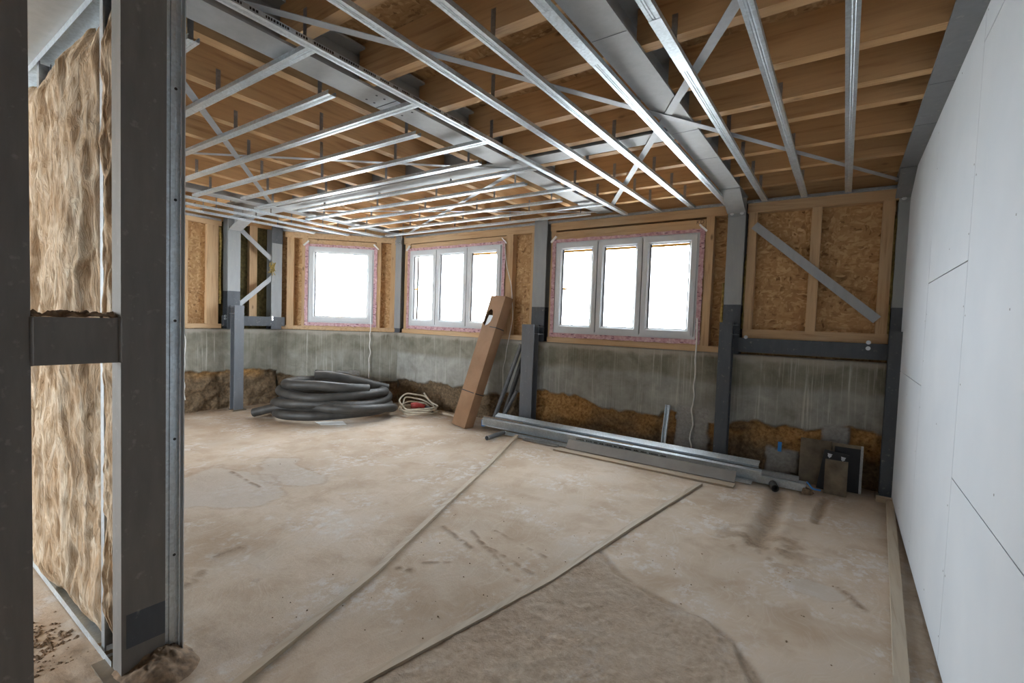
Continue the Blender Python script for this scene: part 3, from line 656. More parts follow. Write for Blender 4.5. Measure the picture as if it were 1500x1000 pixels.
# channel rails across the braced bays
def rail(label, rz, loc, L, bl):
    r = thing('steel_channel', label, 'beam', loc, rz)
    MB().ext(chan(.15, .06, .008, 0.0001), (0,.06,0), (L,.06,0), (0,-1,0)).build('channel_body', M['col_dark'], r)
    # web faces the room
    MB().box((0,-.004,-.075), (L,.004,.075)).build('channel_web', M['col_dark'], r)
    bolts(r, bl, (0,-1,0), .013)
    return r
rail('dark grey steel channel under the diagonally braced timber bay', 0, (-.93,5.60,1.325), 1.28, [(.07,-.004,.085),(1.12,-.004,.085),(1.12,-.004,.03),(-.13,-.004,.085)])
rail('dark grey steel channel between the two side-wall columns', math.radians(90), (-7.66,3.40,1.35), .95, [(.02,-.004,.07),(.02,-.004,.03),(.74,-.004,.07),(.74,-.004,.03)])
def flat(label, p0, p1, w, t, up, mat='strap', name='flat_brace', cat='brace', group=None):
    o = MB().bar(p0, p1, w, t, up).build(name, M[mat]); return tag(o, label, cat, group)
flat('grey diagonal flat bar across the timber bay beside the plasterboard wall', (-.845,5.650,2.600), (.245,5.650,1.625), .085, .008, (0,1,0))
flat('grey diagonal bar sloping down from the cross-beam column', (-7.68,3.63,2.76), (-7.68,4.12,2.36), .07, .008, (1,0,0))
flat('grey diagonal bar rising from the stub post on the side wall', (-7.68,3.62,1.59), (-7.68,4.16,2.08), .07, .008, (1,0,0))
cl = MB()
for i in range(30): cl.tube([(-7.64+random.gauss(0,.012),4.12+random.gauss(0,.025),2.22+random.gauss(0,.045)) for _ in range(3)], .006, 4)
tag(cl.build('wool_scrap', M['wool_yellow']), 'tuft of yellow wool where the two side-wall braces meet', 'wool')

# flat braces under the joists
zs = 2.893
for kb, (lab, a, b) in enumerate((('long flat brace crossing the wide beam towards the plasterboard wall', (-2.45,.86), (.33,5.55)),
                  ('flat brace running from the wide beam to the end of the carrying profile', (-.30,2.00), (-2.36,5.36)),
                  ('flat brace slanting across the short joists towards the side wall', (-3.30,1.18), (-6.10,3.26)),
                  ('thin flat brace crossing the slanting one behind the cross profiles', (-5.6,1.32), (-2.62,3.62)),
                  ('flat brace slanting from the beam crossing to the corner column', (-2.62,3.70), (-6.10,5.58)),
                  ('thin flat brace crossing above the far cross profiles', (-6.1,3.75), (-2.62,5.55)))):
    zb = zs+(.0 if kb % 2 == 0 else .0045)-.002
    flat(lab, (a[0],a[1],zb), (b[0],b[1],zb), .052, .003, (0,0,1))

# ------------------------------------------------------------------ suspended ceiling profiles
ZP = 2.842
hang_y = MB().box((-.001,-.014,0), (.001,.014,.155)).mesh('hanger_along_y'); hang_x = MB().box((-.014,-.001,0), (.014,.001,.155)).mesh('hanger_along_x')
def profile(label, p0, p1, group, joists, side, z=ZP, name='ceiling_profile', splice=None):
    c = np.array([(p0[0]+p1[0])/2, (p0[1]+p1[1])/2, z]); r = thing(name, label, 'profile', tuple(c), group=group)
    a, b = np.array([p0[0],p0[1],z])-c, np.array([p1[0],p1[1],z])-c
    MB().ext(CD, a, b).build('profile_body', M['galv'], r)
    for q in joists:
        if side == 'y': h = link('hanger', hang_y, M['hanger'], r); h.location = (q+.040-c[0], 0, .02)
        else: h = link('hanger', hang_x, M['hanger'], r); h.location = (0, q-.038-c[1], .02)
    if 'carrying profile that' in label:      # row of small printed characters on the flange
        mb = MB(); rr = random.Random(4); yy = 1.02
        while yy < 2.6:
            for _ in range(rr.randint(3, 9)):
                l = rr.uniform(.006,.012); mb.box((.0276,yy-c[1],.008), (.0282,yy+l-c[1],.020)); yy += l+.004
            yy += .03
        mb = mb.build('printed_row', M['black'], r); mb['kind'] = 'stuff'
    if splice is not None:
        MB().ext([(-.0285,-.0012),(.0285,-.0012),(.0285,0),(-.0285,0)], (0,splice-.25-c[1],0), (0,splice+.25-c[1],0)).build('splice_plate', M['galv'], r)
    return r
GR = 'ceiling profiles running to the window wall'
LR = 'galvanised ceiling profile running across the joists to the window wall'
for i, x in enumerate([-2.285, -1.868, -1.488, -1.13, -.758, -.405, -.042]):
    lab = {0: 'galvanised carrying profile that the cross profiles butt against', 3: 'galvanised profile hung just beside the wide beam crossed by braces', 4: 'galvanised profile with a splice, between the wide beam and the brace end',
           6: 'galvanised profile closest to the plasterboard wall', 1: 'galvanised profile running beside the carrying profile, over the middle of the room', 2: 'galvanised profile between the wide beam profile and the one beside the carrying profile', 5: 'galvanised profile between the spliced one and the one by the plasterboard'}[i]
    js = [y for k, y in enumerate(YJ) if y > .8 and (y > 4.0 or (k+i) % 3 == 0)]
    profile(lab, (x, .3), (x, 5.655), GR, js, 'x', splice={3: 2.05, 4: 2.35, 5: 4.6}.get(i))
ys = [1.07+.362*k for k in range(13)]; ORD = ['last','twelfth','eleventh','tenth','ninth','eighth','seventh','sixth','fifth','fourth','third','second','first']
GL = 'cross profiles over the hose side'; 
for k, y in enumerate(ys):
    long = (k % 2 == 1)
    lab = ORD[k]+' cross profile counted from the window wall, '+('butting against the carrying profile' if long else 'open end stopping short of the carrier')
    x1 = -2.312 if long else -2.66; x0 = -6.03 if long else -6.43
    if k == 0: x1 = -2.75
    js = [x for j, x in enumerate(XJ) if x < x1-.05 and x > x0 and (j+k) % 2 == 0]
    profile(lab, (x0, y), (x1, y), GL+(' reaching the carrier' if long else ' stopping short'), js, 'y')
for x, y1, lab in ((-6.47, 5.35, 'galvanised profile under the corner-column beam, across the cross profile ends'), (-6.86, 4.98, 'galvanised profile midway between the corner-column beam and the side wall'), (-7.24, 4.60, 'galvanised profile closest to the braced side wall')):
    profile(lab, (x, .9), (x, y1-.0), 'side wall ceiling profiles', [y for y in np.arange(.9, 5.4, .52) if y < y1-.2], 'x', z=ZP-.028)
def edge(label, p0, p1, up=(0,0,1)):
    o = MB().ext(chan(.03,.028,.001,.0001), p0, p1, up).build('edge_profile', M['galv_dull']); return tag(o, label, 'profile')
edge('thin edge profile screwed along the top of the window wall', (-6.2,5.652,2.838), (.33,5.652,2.838))
edge('thin edge profile screwed along the top of the angled corner wall', (-7.70,4.29,2.842), (-6.42,5.57,2.842))
edge('thin edge profile screwed along the top of the side wall', (-7.73,.8,2.835), (-7.73,3.38,2.835))

# ------------------------------------------------------------------ foreground: battened steel column and insulated partition
def ladder():
    r = thing('battened_column', 'dark steel ladder column with a welded batten in front of the insulation', 'column', (-2.35,.52,0))
    sec = thick([(.10,-.0775),(0,-.0775),(0,.0775),(.10,.0775)], .010)
    def chord(y0, y1):
        h = (y1-y0)/2
        sec = [(-.05,-h),(.05,-h),(.05,-h+.012),(-.038,-h+.012),(-.038,h-.012),(.05,h-.012),(.05,h),(-.05,h)]
        # u axis of ext points so that the web faces the room
        mb = MB(); n = len(sec)
        pts = [(-q[0], q[1]) for q in sec]
        a = [(p[0], (y0+y1)/2-.52+p[1], .01) for p in pts]; b = [(p[0], p[1]+(y0+y1)/2-.52, 2.79) for p in pts]
        mb.add(a+b, [tuple(range(n)), tuple(range(2*n-1,n-1,-1))]+[(i, n+i, n+(i+1)%n, (i+1)%n) for i in range(n)])
        return mb.build('chord', M['fg_steel'], r)
    c1 = chord(.20,.398); c2 = chord(.648,.798)
    MB().box((.0503,.664-.52,.125), (.0508,.7975-.52,.265)).build('dark_paint_patch', M['col_dark'], c2)
    MB().box((-.04,.398-.52,1.285), (.048,.648-.52,1.455)).build('batten', M['fg_steel'], r)
    w = MB()
    for y in (.400,.646): w.tube([(.05,y-.52,z) for z in np.linspace(1.285,1.455,9)], [.005+.002*random.random() for _ in range(9)], 6)
    w.build('weld_bead', M['fg_steel'], r, True)
    ny, nx = 46, 16; yy = np.linspace(.402,.644,ny); xx = np.linspace(-.04,.046,nx); Y, X = np.meshgrid(yy, xx, indexing='ij')
    Z = 1.4555+.050*np.maximum(0, fbm(Y*48, X*48, 3, 3)-.28)*np.minimum(1, (np.minimum(X+.04, .046-X)+.004)*80)
    gridmesh('mortar_crust', np.stack([X.ravel(), Y.ravel()-.52, Z.ravel()], 1), ny, nx, M['rubble'], r)
    MB().box((-.14,.60-.52,-.006), (.10,.84-.52,.012)).build('base_plate', M['rusty'], r)
ladder()
r = thing('metal_stud', 'galvanised upright stud at the edge of the ladder column', 'stud', (-2.33,.83,0))
MB().ext(thick([(.045,-.022),(.045,-.028),(0,-.028),(0,-.010),(-.004,-.008),(-.004,.008),(0,.010),(0,.028),(.045,.028),(.045,.022)], .0012), (0,0,0), (0,0,2.80), (0,1,0)).build('stud_body', M['galv'], r)
ob = MB().box((-.034,-.032,.0), (.035,-.0295,2.80)); 
for z in (.45,.95,1.45,1.95,2.4): MB().disc((.036 if False else .0305,.0,z), (1,0,0), .006, .0015, 8).build('screw', M['black'], r)
MB().box((.0,.0305,.0), (.036,.034,2.80)).build('white_edge_strip', M['pvc'], r)
def batt(x0, x1, seed, zb=.05, zt=2.77, yf=.675, amp=.095):
    nu, nv = 64, 340; u = np.linspace(0, 1, nu); v = np.linspace(0, 1, nv); U, V = np.meshgrid(u, v, indexing='ij')
    w = x1-x0; zb_ = zb+.14*fbm(u*7, u*0+1, 4, seed)-.05; zt_ = zt-.14*fbm(u*7, u*0+2, 4, seed+1)
    Z = zb_[:, None]*(1-V)+zt_[:, None]*V
    X = x0+w*U+.045*(fbm(Z*2.0, U*.8, 3, seed+2)-.5)*(1-np.abs(2*U-1)*.7)
    prof = np.sqrt(np.clip(1-np.abs(2*U-1)**2.1, 0, 1))
    warp = 1.6*fbm(Z*1.3, U*2, 3, seed+9)
    folds = sstep(.25, .75, fbm(U*w*8+.7*warp, Z*.7, 4, seed+3)); ridge = 1-np.abs(2*fbm(U*w*17+1.8*warp, Z*2.6, 3, seed+6)-1); tuft = fbm(U*w*45, Z*14, 3, seed+4)
    endd = np.clip(np.minimum(V*16, (1-V)*16), 0, 1)**.6
    Y = yf+.02-prof*endd*amp*(.50+.75*folds)-.040*prof*endd*(ridge-.62)-.018*(tuft-.5)
    return np.stack([X.ravel(), Y.ravel(), Z.ravel()], 1), nu, nv
for i, (a, b, lab) in enumerate(((-4.1,-3.61,'beige glass wool batt filling the bay behind the thin metal stud'), (-3.55,-3.06,'beige glass wool batt between the thin stud and the widest batt'),
                                 (-3.03,-2.575,'widest beige glass wool batt, bulging low towards the floor'), (-2.55,-2.432,'narrow beige glass wool strip beside the ladder column'))):
    P, nu, nv = batt(a, b, 100+i*13, zb=(.02,.02,.0,.10)[i], amp=.095 if i < 3 else .05)
    o = gridmesh('insulation_batt', P, nu, nv, M['glasswool']); tag(o, lab, 'insulation', 'glass wool batts in the partition')
for x, lab in ((-3.592,'thin metal partition stud between two glass wool batts'), (-2.57,'metal partition stud beside the narrow wool strip')):
    o = MB().ext(chan(.05,.04,.001), (x,.68,.02), (x,.68,2.78), (1,0,0)).build('partition_stud', M['galv_dull']); tag(o, lab, 'stud')
o = MB().ext(chan(.09,.035,.001,.0001), (-5.0,.69,.002), (-2.41,.69,.002)).build('floor_track', M['galv']); tag(o, 'metal floor track under the glass wool partition', 'track')
o = MB().ext(chan(.09,.035,.001,.0001), (-5.0,.69,2.794), (-2.41,.69,2.794), (0,0,-1)).build('head_track', M['galv']); tag(o, 'metal head track above the glass wool partition', 'track')
o = MB().box((-5.0,.755,.03), (-2.40,.77,2.78)).build('partition_board', M['drywall']); tag(o, 'plasterboard closing the far side of the glass wool partition', 'board')
# dirt heap round the foot of the ladder column
def heap():
    n = 60; u = np.linspace(0, 1, n); a = np.linspace(0, 2*np.pi, 72, endpoint=False); A, U = np.meshgrid(a, u, indexing='ij')
    R = U*(.16+.09*fbm(np.cos(A)*1.6+3, np.sin(A)*1.6+3, 3, 8)); X = -2.30+R*np.cos(A)*1.0; Y = .76+R*np.sin(A)*.75
    Z = -.01+.085*(1-U**1.6)*(.55+.75*fbm(X*16, Y*16, 4, 21))+.03*(fbm(X*45, Y*45, 3, 23)-.5)*(1-U)
    o = gridmesh('dirt_heap', np.stack([X.ravel(), Y.ravel(), Z.ravel()], 1), 72, n, M['rubble'], wrap=True); tag(o, 'small heap of dirt round the foot of the ladder column', 'dirt', kind='stuff')
heap()
cr = MB(); rr = random.Random(3)
for i in range(420):
    x, y = (min(-2.60, rr.gauss(-2.78,.14)), rr.gauss(.50,.06)) if i < 260 else (rr.uniform(-2.4,.3), rr.uniform(1.2,3.4))
    if i >= 380: x, y = rr.uniform(-7.3,-3), rr.uniform(2.0,5)
    s = rr.uniform(.004,.014) if i < 260 else rr.uniform(.003,.007)
    q = [(x+s*rr.uniform(.6,1.2)*a, y+s*rr.uniform(.6,1.2)*b, -.004+s*.8*c) for a, b, c in ((1,0,0),(0,1,0),(-1,0,0),(0,-1,0),(0,0,1))]
    cr.add(q, [(0,1,4),(1,2,4),(2,3,4),(3,0,4)])
tag(cr.build('floor_crumbs', M['rubble']), 'dirt crumbs scattered over the floor', 'dirt', kind='stuff')

# ------------------------------------------------------------------ laths on the floor
def lath(label, pts, w=.05, h=.022, mat='lath', name='floor_lath'):
    P = [np.array(p, float) for p in pts]; mb = MB(); n = len(P); vs = []
    for i in range(n):
        d = P[min(i+1,n-1)]-P[max(i-1,0)]; d /= np.linalg.norm(d); s = np.array([-d[1], d[0], 0])*w/2
        for q, z in ((s, 0), (-s, 0), (-s, h), (s, h)): vs.append(P[i]+q+np.array([0,0,z]))
    fs = [(i*4+j, i*4+(j+1)%4, i*4+4+(j+1)%4, i*4+4+j) for i in range(n-1) for j in range(4)]+[(3,2,1,0), tuple((n-1)*4+j for j in range(4))]
    return tag(mb.add(vs, fs).build(name, M[mat]), label, 'lath')
fl = lambda x, y, z=-.004: (*at(x, y, 2, 0)[:2], z)
lath('long thin lath on the floor running from the profile stack towards the ladder column', [(-1.80,.45,-.004), fl(352,1000), fl(440,928), fl(548,840), fl(650,742), fl(715,682), (*fl(757,641)[:2],.02)], .042, .02)
lath('thin lath on the floor along the rough topping', [(-1.66,.6,-.004), fl(528,1000), fl(680,918), fl(806,850), fl(930,768), fl(1026,709)], .040, .018)
lath('wooden batten lying along the foot of the plasterboard wall', [(.14,.6,-.004), (.235,2.3,-.004), fl(1320,1000), fl(1311,850), fl(1303,736)], .055, .035)
o = MB().box((-.09,-.028,0), (.03,.028,.045)).build('wood_block', M['lath_x']); o.location = (.40,5.36,-.002); tag(o, 'small wood block at the foot of the wall-end column', 'block')

# ------------------------------------------------------------------ hose coil
def smooth_path(pts, k=14):
    P = [np.array(p, float) for p in pts]; P = [2*P[0]-P[1]]+P+[2*P[-1]-P[-2]]; out = []
    for i in range(1, len(P)-2):
        for j in range(k):
            t = j/k; a, b, c, d = P[i-1:i+3]
            out.append(.5*((2*b)+(-a+c)*t+(2*a-5*b+4*c-d)*t*t+(-a+3*b-3*c+d)*t**3))
    out.append(P[-2]); return out
cx, cy = -6.26, 4.36
# view-aligned axes of the coil on the floor: e1 to the right as seen from the room, e2 away
e1 = np.array([.565,.825,0]); e2 = np.array([-.825,.565,0])
def cp(a, rad, z, s1=1.0): return np.array([cx,cy,0])+e1*rad*s1*math.cos(a)+e2*rad*.86*math.sin(a)+np.array([0,0,z])
RH = .066
pts = []
for i in range(0, 43):          # three and a half lazy turns rising, each leaning on the one below
    a = math.radians(-230+i*30); t = i/42
    pts.append(cp(a, .80-.16*t+.03*math.sin(i*2.3), RH+.42*t+.02*math.sin(i*1.3)*min(1, t*3)-.05*t*math.cos(a), 1.06))
mb = MB().tube(smooth_path(pts, 5), RH, 14, inner=.82)
hc = thing('pipe_coil', 'black plastic pipe coiled loosely on the floor under the single-pane window', 'pipe coil', (cx, cy, 0))
oo = mb.build('coil_body', M['hose'], hc, True); oo.location = (-cx,-cy,0)
def pipe(label, pts, r, mat, name='plastic_pipe', group=None, n=14, inner=.8, k=8, parent=None):
    if parent is not None:
        o = MB().tube(smooth_path(pts, k), r, n, inner=inner).build('pipe_end', M[mat], parent, True); o['label'] = label; o.location = (-cx,-cy,0); return o
    o = MB().tube(smooth_path(pts, k), r, n, inner=inner).build(name, M[mat], None, True); return tag(o, label, 'pipe', group)
a0 = at(372,604,2,.07); a1 = at(405,597,2,.16); a2 = at(450,596,2,.20)
pipe('black pipe whose end sticks out across the front of the coil', [a0, a1, a2, cp(math.radians(-85),.94,.215), cp(math.radians(-58),.95,.19), cp(math.radians(-34),.95,.15), cp(math.radians(-16),.88,.11)], .062, 'hose', parent=hc)
pipe('straight black pipe lying slantwise on top of the coil', [cp(math.radians(165),.30,.58), cp(math.radians(80),.10,.555), cp(math.radians(8),.80,.36)], .066, 'hose', parent=hc)
pipe('short black pipe with an open dark mouth behind the coil', [cp(math.radians(118),.62,.56), cp(math.radians(80),.66,.50), cp(math.radians(44),.78,.40)], .06, 'hose', parent=hc)
o = MB().add([(-5.95,3.83,.002),(-5.72,3.78,.002),(-5.50,4.02,.002),(-5.72,4.12,.002),(-5.95,3.83,.006),(-5.72,3.78,.006),(-5.50,4.02,.006),(-5.72,4.12,.006)], [(0,1,5,4),(1,2,6,5),(2,3,7,6),(3,0,4,7),(4,5,6,7),(3,2,1,0)]).build('plastic_scrap', M['white']); tag(o, 'white plastic scrap under the edge of the pipe coil', 'scrap')
# cable coil with red plug
cc = thing('cable_coil', 'coil of cream cable with a red plug beside the black pipe', 'cable', (-5.34,5.20,0))
pts = []
for i in range(0, 46):
    a = math.radians(i*33+20); t = i/45; rad = .27+.035*math.sin(i*2.1)
    tilt = .16*max(0, math.sin(a-.3))*(.4+t)
    pts.append((rad*math.cos(a)*e1[0]+rad*.8*math.sin(a)*e2[0], rad*math.cos(a)*e1[1]+rad*.8*math.sin(a)*e2[1], .015+.10*t+tilt+.02*abs(math.sin(i*1.7))))
MB().tube(smooth_path(pts, 5), .0125, 8).build('cable', M['cable'], cc, True)
pl = MB().tube([(-.10,-.06,.13),(-.03,.0,.14),(.0,.02,.14),(.07,.07,.12)], [.045,.05,.035,.03], 10); pl.build('plug', M['red'], cc, True)
MB().tube([(.06,.07,.12),(.16,.12,.10),(.2,.1,.05)], .02, 8).build('socket', M['black'], cc, True)
o = MB().bar((-5.15,5.50,.018), (-4.55,5.42,.018), .06, .03).build('floor_lath', M['lath_x']); tag(o, 'short weathered batten between the cable coil and the box', 'lath')

# ------------------------------------------------------------------ leaning cardboard box
def box_():
    F0 = np.array([-4.355,5.005,0.0]); F1 = np.array([-4.095,5.50,1.845]); a = F1-F0; L = np.linalg.norm(a); a /= L
    w = np.array([.955,-.26,0]); w -= a*(w@a); w /= np.linalg.norm(w); d = np.cross(a, w)
    if d[1] < 0: d = -d
    Wd, D = .335, .15
    r = thing('cardboard_box', 'tall brown cardboard box leaning on the window wall with a torn hole', 'box', tuple(F0))
    def P(u, v, k): return w*u+d*v+a*k
    h = Wd/2; lo = .004
    lift = -min(P(u, v, 0)[2] for u in (-h,h) for v in (0,D))
    def P2(u, v, k):
        q = P(u, v, k); return (q[0], q[1], max(q[2], 0.0)) if k < .1 else tuple(q)
    # front sheet with a ragged hole near its edge
    hole = [(-.155,1.50),(-.10,1.47),(-.04,1.50),(.0,1.54),(.02,1.62),(-.02,1.70),(-.07,1.73),(-.12,1.69),(-.15,1.60)]
    outer = [(-h,0),(h,0),(h,L),(-h,L)]
    mb = MB()
    vs = [P2(u, 0, k) for u, k in outer]+[P(u, 0, k) for u, k in hole]+[P(u, .006, k) for u, k in hole]
    # split the sheet into fans round the hole
    fs = [(0,1,4+1,4+0),(1,4+2,4+1),(1,4+3,4+2),(1,2,4+4,4+3),(2,4+5,4+4),(2,4+6,4+5),(2,3,4+7,4+6),(3,4+8,4+7),(3,0,4+0,4+8)]
    n = len(hole); fs += [(4+i, 4+(i+1)%n, 4+n+(i+1)%n, 4+n+i) for i in range(n)]
    mb.add(vs, fs); mb.build('front_panel', M['card'], r)
    mb = MB().add([P2(h,0,0),P2(h,D,0),P(h,D,L),P(h,0,L),P2(-h,0,0),P2(-h,D,0),P(-h,D,L),P(-h,0,L)], [(0,1,2,3),(5,4,7,6),(1,5,6,2),(0,4,5,1)]); mb.build('side_panels', M['card'], r)
    mb = MB().add([P(-h,0,L),P(h,0,L+.004),P(h,D,L+.012),P(-h,D,L+.02),P(-h+.01,.004,L-.012),P(h-.01,.004,L-.012),P(h-.01,D,L-.012),P(-h+.01,D,L-.012)], [(0,1,2,3),(4,7,6,5),(0,4,5,1),(1,5,6,2),(2,6,7,3),(3,7,4,0)]); mb.build('top_flap', M['card'], r)
    MB().add([P(-.14,.02,1.42),P(.05,.02,1.42),P(.05,.02,1.64),P(-.11,.02,1.64),P(-.14,.10,1.42),P(.05,.10,1.42),P(.05,.10,1.64),P(-.11,.10,1.64)], [(0,1,2,3),(4,7,6,5),(0,4,5,1),(1,5,6,2),(2,6,7,3),(3,7,4,0)]).build('white_contents', M['pvc'], r)
    for k in (.50, 1.46):
        mb = MB(); q = [(-h-.002,-.002),(h+.002,-.002),(h+.002,D+.002),(-h-.002,D+.002)]
        if k > 1: q = q[1:3]+[(0,D+.002)]; q = [(.02,-.002)]+q
        for (p1, p2) in zip(q, q[1:]+q[:1] if k < 1 else q[1:]): mb.add([P(p1[0],p1[1],k),P(p2[0],p2[1],k),P(p2[0],p2[1],k+.012),P(p1[0],p1[1],k+.012)], [(0,1,2,3)])
        mb.build('strap', M['black'], r, fix=False)
box_()
# grey pipes leaning at the stub post
for lab, p0, p1, rd in (('longest grey pipe leaning against the blue-grey stub post', (-4.03,5.37,.03), (-3.685,5.52,1.17), .030),
                        ('darker grey pipe leaning behind the longest one', (-3.92,5.43,.03), (-3.70,5.60,.98), .032),
                        ('short grey pipe leaning low against the stub post', (-3.90,5.355,.03), (-3.685,5.45,.53), .026)):
    pipe(lab, [p0, tuple((np.array(p0)+p1)/2), p1], rd, 'pipe_grey' if 'dark' not in lab else 'hose', 'leaning_pipe', k=3)
pipe('short grey pipe end poking out from under the profile stack', [fl(713,645,.03), fl(726,640.5,.03), fl(738,636.5,.03)], .028, 'pipe_grey', k=3)
pipe('dark pipe mouth under the profile stack facing the furrow', [(-.450,5.00,.030), (-.468,5.07,.030), (-.485,5.135,.030)], .034, 'hose', k=3)

# ------------------------------------------------------------------ stack of metal profiles on the floor
UW = chan(.075,.04,.0012,.0001); UWs = chan(.05,.04,.0012,.006)
def stackp(label, x0, y0, x1, y1, z0, z1, sec, up, mat='galv', name='metal_profile', extra=None):
    r = thing(name, label, 'profile', (x0, y0, 0)); o = np.array([x0,y0,0])
    b = MB().ext(sec, np.array([x0,y0,z0])-o, np.array([x1,y1,z1])-o, up).build('profile_body', M[mat], r)
    if extra: extra(r, o)
    return r
def tape_end(r, o): MB().box((-.012,-.05,.02), (.03,.055,.11)).build('blue_tape', M['blue'], r)
def print_marks(r, o):
    # row of small printed characters on the channel's outer face
    rr = random.Random(5); mb = MB(); x = 1.42
    while x < 2.45:
        for _ in range(rr.randint(2, 6)):
            l = rr.uniform(.008,.016); z = .118-.0079*x; y = .0028*x
            mb.add([(x,y-.0012,z),(x+l,y-.0012,z),(x+l,y-.0012-.006,z+.017),(x,y-.0012-.006,z+.017)], [(0,1,2,3)]); x += l+.005
        x += .025
    mb = mb.build('printed_row', M['black'], r, fix=False); mb['kind'] = 'stuff'
stackp('flat galvanised channel at the bottom of the stack, partly under the board', -3.62, 5.08, -.66, 5.10, .002, .002, chan(.07,.028,.0012,.0001), (0,0,1))
stackp('wide galvanised channel lying open side down in the stack, taped blue at its end', -4.06, 5.225, -.22, 5.215, .108, .075, chan(.11,.072,.0012,.0001), (0,0,-1), extra=tape_end)
stackp('galvanised channel tipped on its side in front of the stack', -3.98, 5.09, -.58, 5.10, .115, .088, chan(.10,.04,.0012,.0001), (0,1,.35), extra=print_marks)
stackp('narrow galvanised stud at the back of the stack bottom', -3.80, 5.325, -.75, 5.325, .002, .002, UWs, (0,0,1))
stackp('galvanised channel in the middle of the stack with a dull face', -3.70, 5.225, -.28, 5.22, .112, .080, UWs, (0,0,1), 'galv_dull')
stackp('bright slotted rail lying along the top back edge of the stack', -3.86, 5.235, -.62, 5.235, .204, .178, chan(.085,.028,.0012,.0001), (0,.45,-1))
stackp('thin dull angle strip in front of the stack', -3.25, 5.005, -2.75, 5.005, .002, .002, chan(.045,.02,.0012,.0001), (0,0,1), 'galv_dull')
stackp('beige coated strip lying loose on the tipped channel', -4.0, 5.12, -3.35, 5.12, .180, .178, chan(.03,.004,.0015,.0001), (0,0,1), 'lath_x')
mb = MB().bar((-2.62,4.985,.068), (-.79,4.995,.064), .115, .012, (0,-.80,.60)); tag(mb.build('shaded_board', M['board_shade']), 'shaded part of the beige board, built as a grey strip leaning on the profile stack', 'board')
mb = MB().bar((-2.73,4.895,.004), (-.78,4.890,.004), .10, .016, (0,0,1)); tag(mb.build('wood_board', M['lath_x']), 'flat beige board lying in front of the profile stack', 'board')
lath('thin beige slip of wood resting on the tipped channel', [(-2.38,5.075,.170), (-1.85,5.075,.166)], .02, .006, 'lath_x', 'wood_slip')
ti = MB().tube(smooth_path([(-.212,5.22,.085), (-.19,5.18,.075), (-.16,5.16,.05), (-.10,5.17,.045)], 5), .008, 6); tag(ti.build('blue_tie', M['blue'], None, True), 'blue plastic tie at the end of the profile stack', 'tie')
o = MB().add([(-.25,5.10,-.003),(-.17,5.12,-.003),(-.15,5.20,-.003),(-.23,5.22,-.003),(-.24,5.12,.05),(-.18,5.14,.04),(-.17,5.19,.03),(-.22,5.20,.045)], [(0,1,5,4),(1,2,6,5),(2,3,7,6),(3,0,4,7),(4,5,6,7),(3,2,1,0)]).build('mortar_lump', M['rubble']); tag(o, 'small mortar lump at the end of the profile stack', 'lump')
# narrow offcut leaning on the clay, upright
r = thing('profile_offcut', 'short upright metal offcut leaning on the grey patch below the wide window', 'profile', (-1.66,5.52,0))
MB().ext(UWs, (0,0,0), (.015,.10,.575), (0,-1,0)).build('offcut_body', M['galv'], r)
# ------------------------------------------------------------------ old sheets in the dark corner
def sheet(label, c, w, h, t, lean, mat, rz=0.0, name='old_sheet', frame=False, brackets=False, roll=0.0):
    r = thing(name, label, 'sheet', c, rz); R_ = Matrix.Rotation(-lean, 4, 'X') @ Matrix.Rotation(roll, 4, 'Y')
    def put(nm, a, b, mt, par=r):
        o = MB().box(a, b).build(nm, M[mt], r); o.matrix_local = R_; return o
    if frame:
        put('frame_side', (-w/2,0,0), (-w/2+.02,t,h), mat); put('frame_side', (w/2-.02,0,0), (w/2,t,h), 'galv_dull'); put('frame_top', (-w/2+.02,0,h-.03), (w/2-.02,t,h), mat); put('frame_panel', (-w/2+.02,t*.4,0), (w/2-.02,t*.8,h-.03), 'black')
    else:
        put('sheet_panel', (-w/2,0,0), (w/2,t,h), mat)
        put('sheet_rim', (-w/2,-.003,h-.014), (w/2,0,h), 'black' if brackets else mat)
    if brackets:
        for x in (-w*.25, w*.28):
            o = MB().disc((x,-.004,h-.05), (0,-1,0), .016, .006, 8); o.add([(x-.02,-.006,h-.03),(x+.02,-.006,h-.03),(x,-.006,h-.075)], [(0,1,2)]); b = o.build('fixing', M['bolt'], r); b.matrix_local = R_
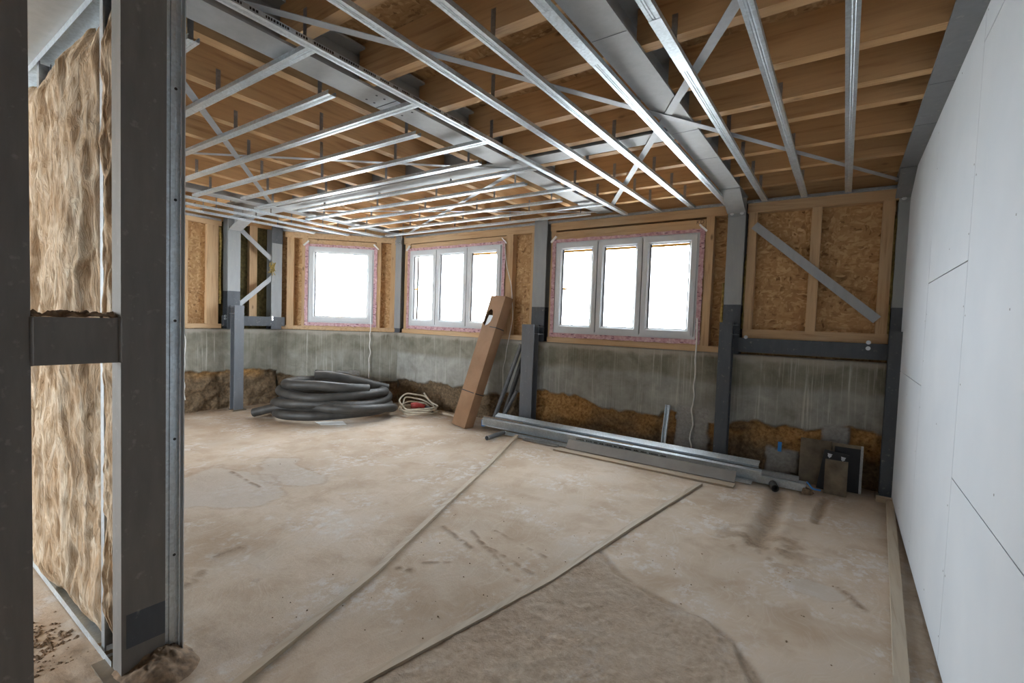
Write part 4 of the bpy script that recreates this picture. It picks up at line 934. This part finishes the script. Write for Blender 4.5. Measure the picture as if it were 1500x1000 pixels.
sheet('small brown tray-like panel standing in front of the dark corner frame', (.005,5.27,0), .175, .315, .016, .10, 'rusty')
sheet('black plate with two bright fixings leaning behind the small brown panel', (-.045,5.36,0), .20, .375, .012, .16, 'black', brackets=True, roll=.13)
sheet('dark open frame with a metal edge leaning in the corner', (.085,5.46,0), .24, .44, .025, .10, 'rusty', frame=True)
sheet('flat brownish board leaning on the clay behind the black plate', (-.17,5.49,0), .26, .44, .012, .12, 'rusty')
o = MB().box((-.0,0,0), (.035,.004,.10)).build('blue_tag', M['blue']); o.location = (-.505,5.625,.24); tag(o, 'blue strip of tape stuck to the clay beside the dark corner', 'tape')

# ------------------------------------------------------------------ white cords hanging on the walls
def cord(label, pts, r=.006): return tag(MB().tube(smooth_path(pts, 6), r, 6).build('white_cord', M['cord'], None, True), label, 'cord')
def wig(x, y, z0, z1, n=9, a=.012): return [(x+random.uniform(-a,a), y+random.uniform(-.004,.002), z0+(z1-z0)*i/n) for i in range(n+1)]
cord('white cord hanging down the wall below the wide window by the braced bay', [(-1.375,5.625,1.60)]+wig(-1.372,5.628,1.33,.62,7,.008)+wig(-1.375,5.63,.55,.04,6,.022), .008)
p = at(544,480,2,1.29)
cord('white cord hanging from the corner of the single-pane window', [(-6.645+.0,5.300,1.9)]+[(-6.645+random.uniform(-.012,.012),5.295+random.uniform(-.012,.012),z) for z in np.linspace(1.30,.12,12)], .007)
cord('cream cord hanging beside the leaning box from the wide window', [(-4.10,5.62,2.60),(-4.06,5.63,2.3),(-3.96,5.62,2.0),(-3.93,5.62,1.75)]+[(-3.93-.12*min(1,max(0,(1.5-z)/.7))+random.uniform(-.010,.010),5.628,z) for z in np.linspace(1.6,.40,10)], .006)
cord('white cord hanging on the side wall beside the metal stud', [(-7.70,2.90+random.uniform(-.02,.02),z) for z in np.linspace(1.15,.2,10)], .006)
print('triangles', sum(len(o.data.loop_triangles) or sum(len(p.vertices)-2 for p in o.data.polygons) for o in scene.objects if o.type == 'MESH'))
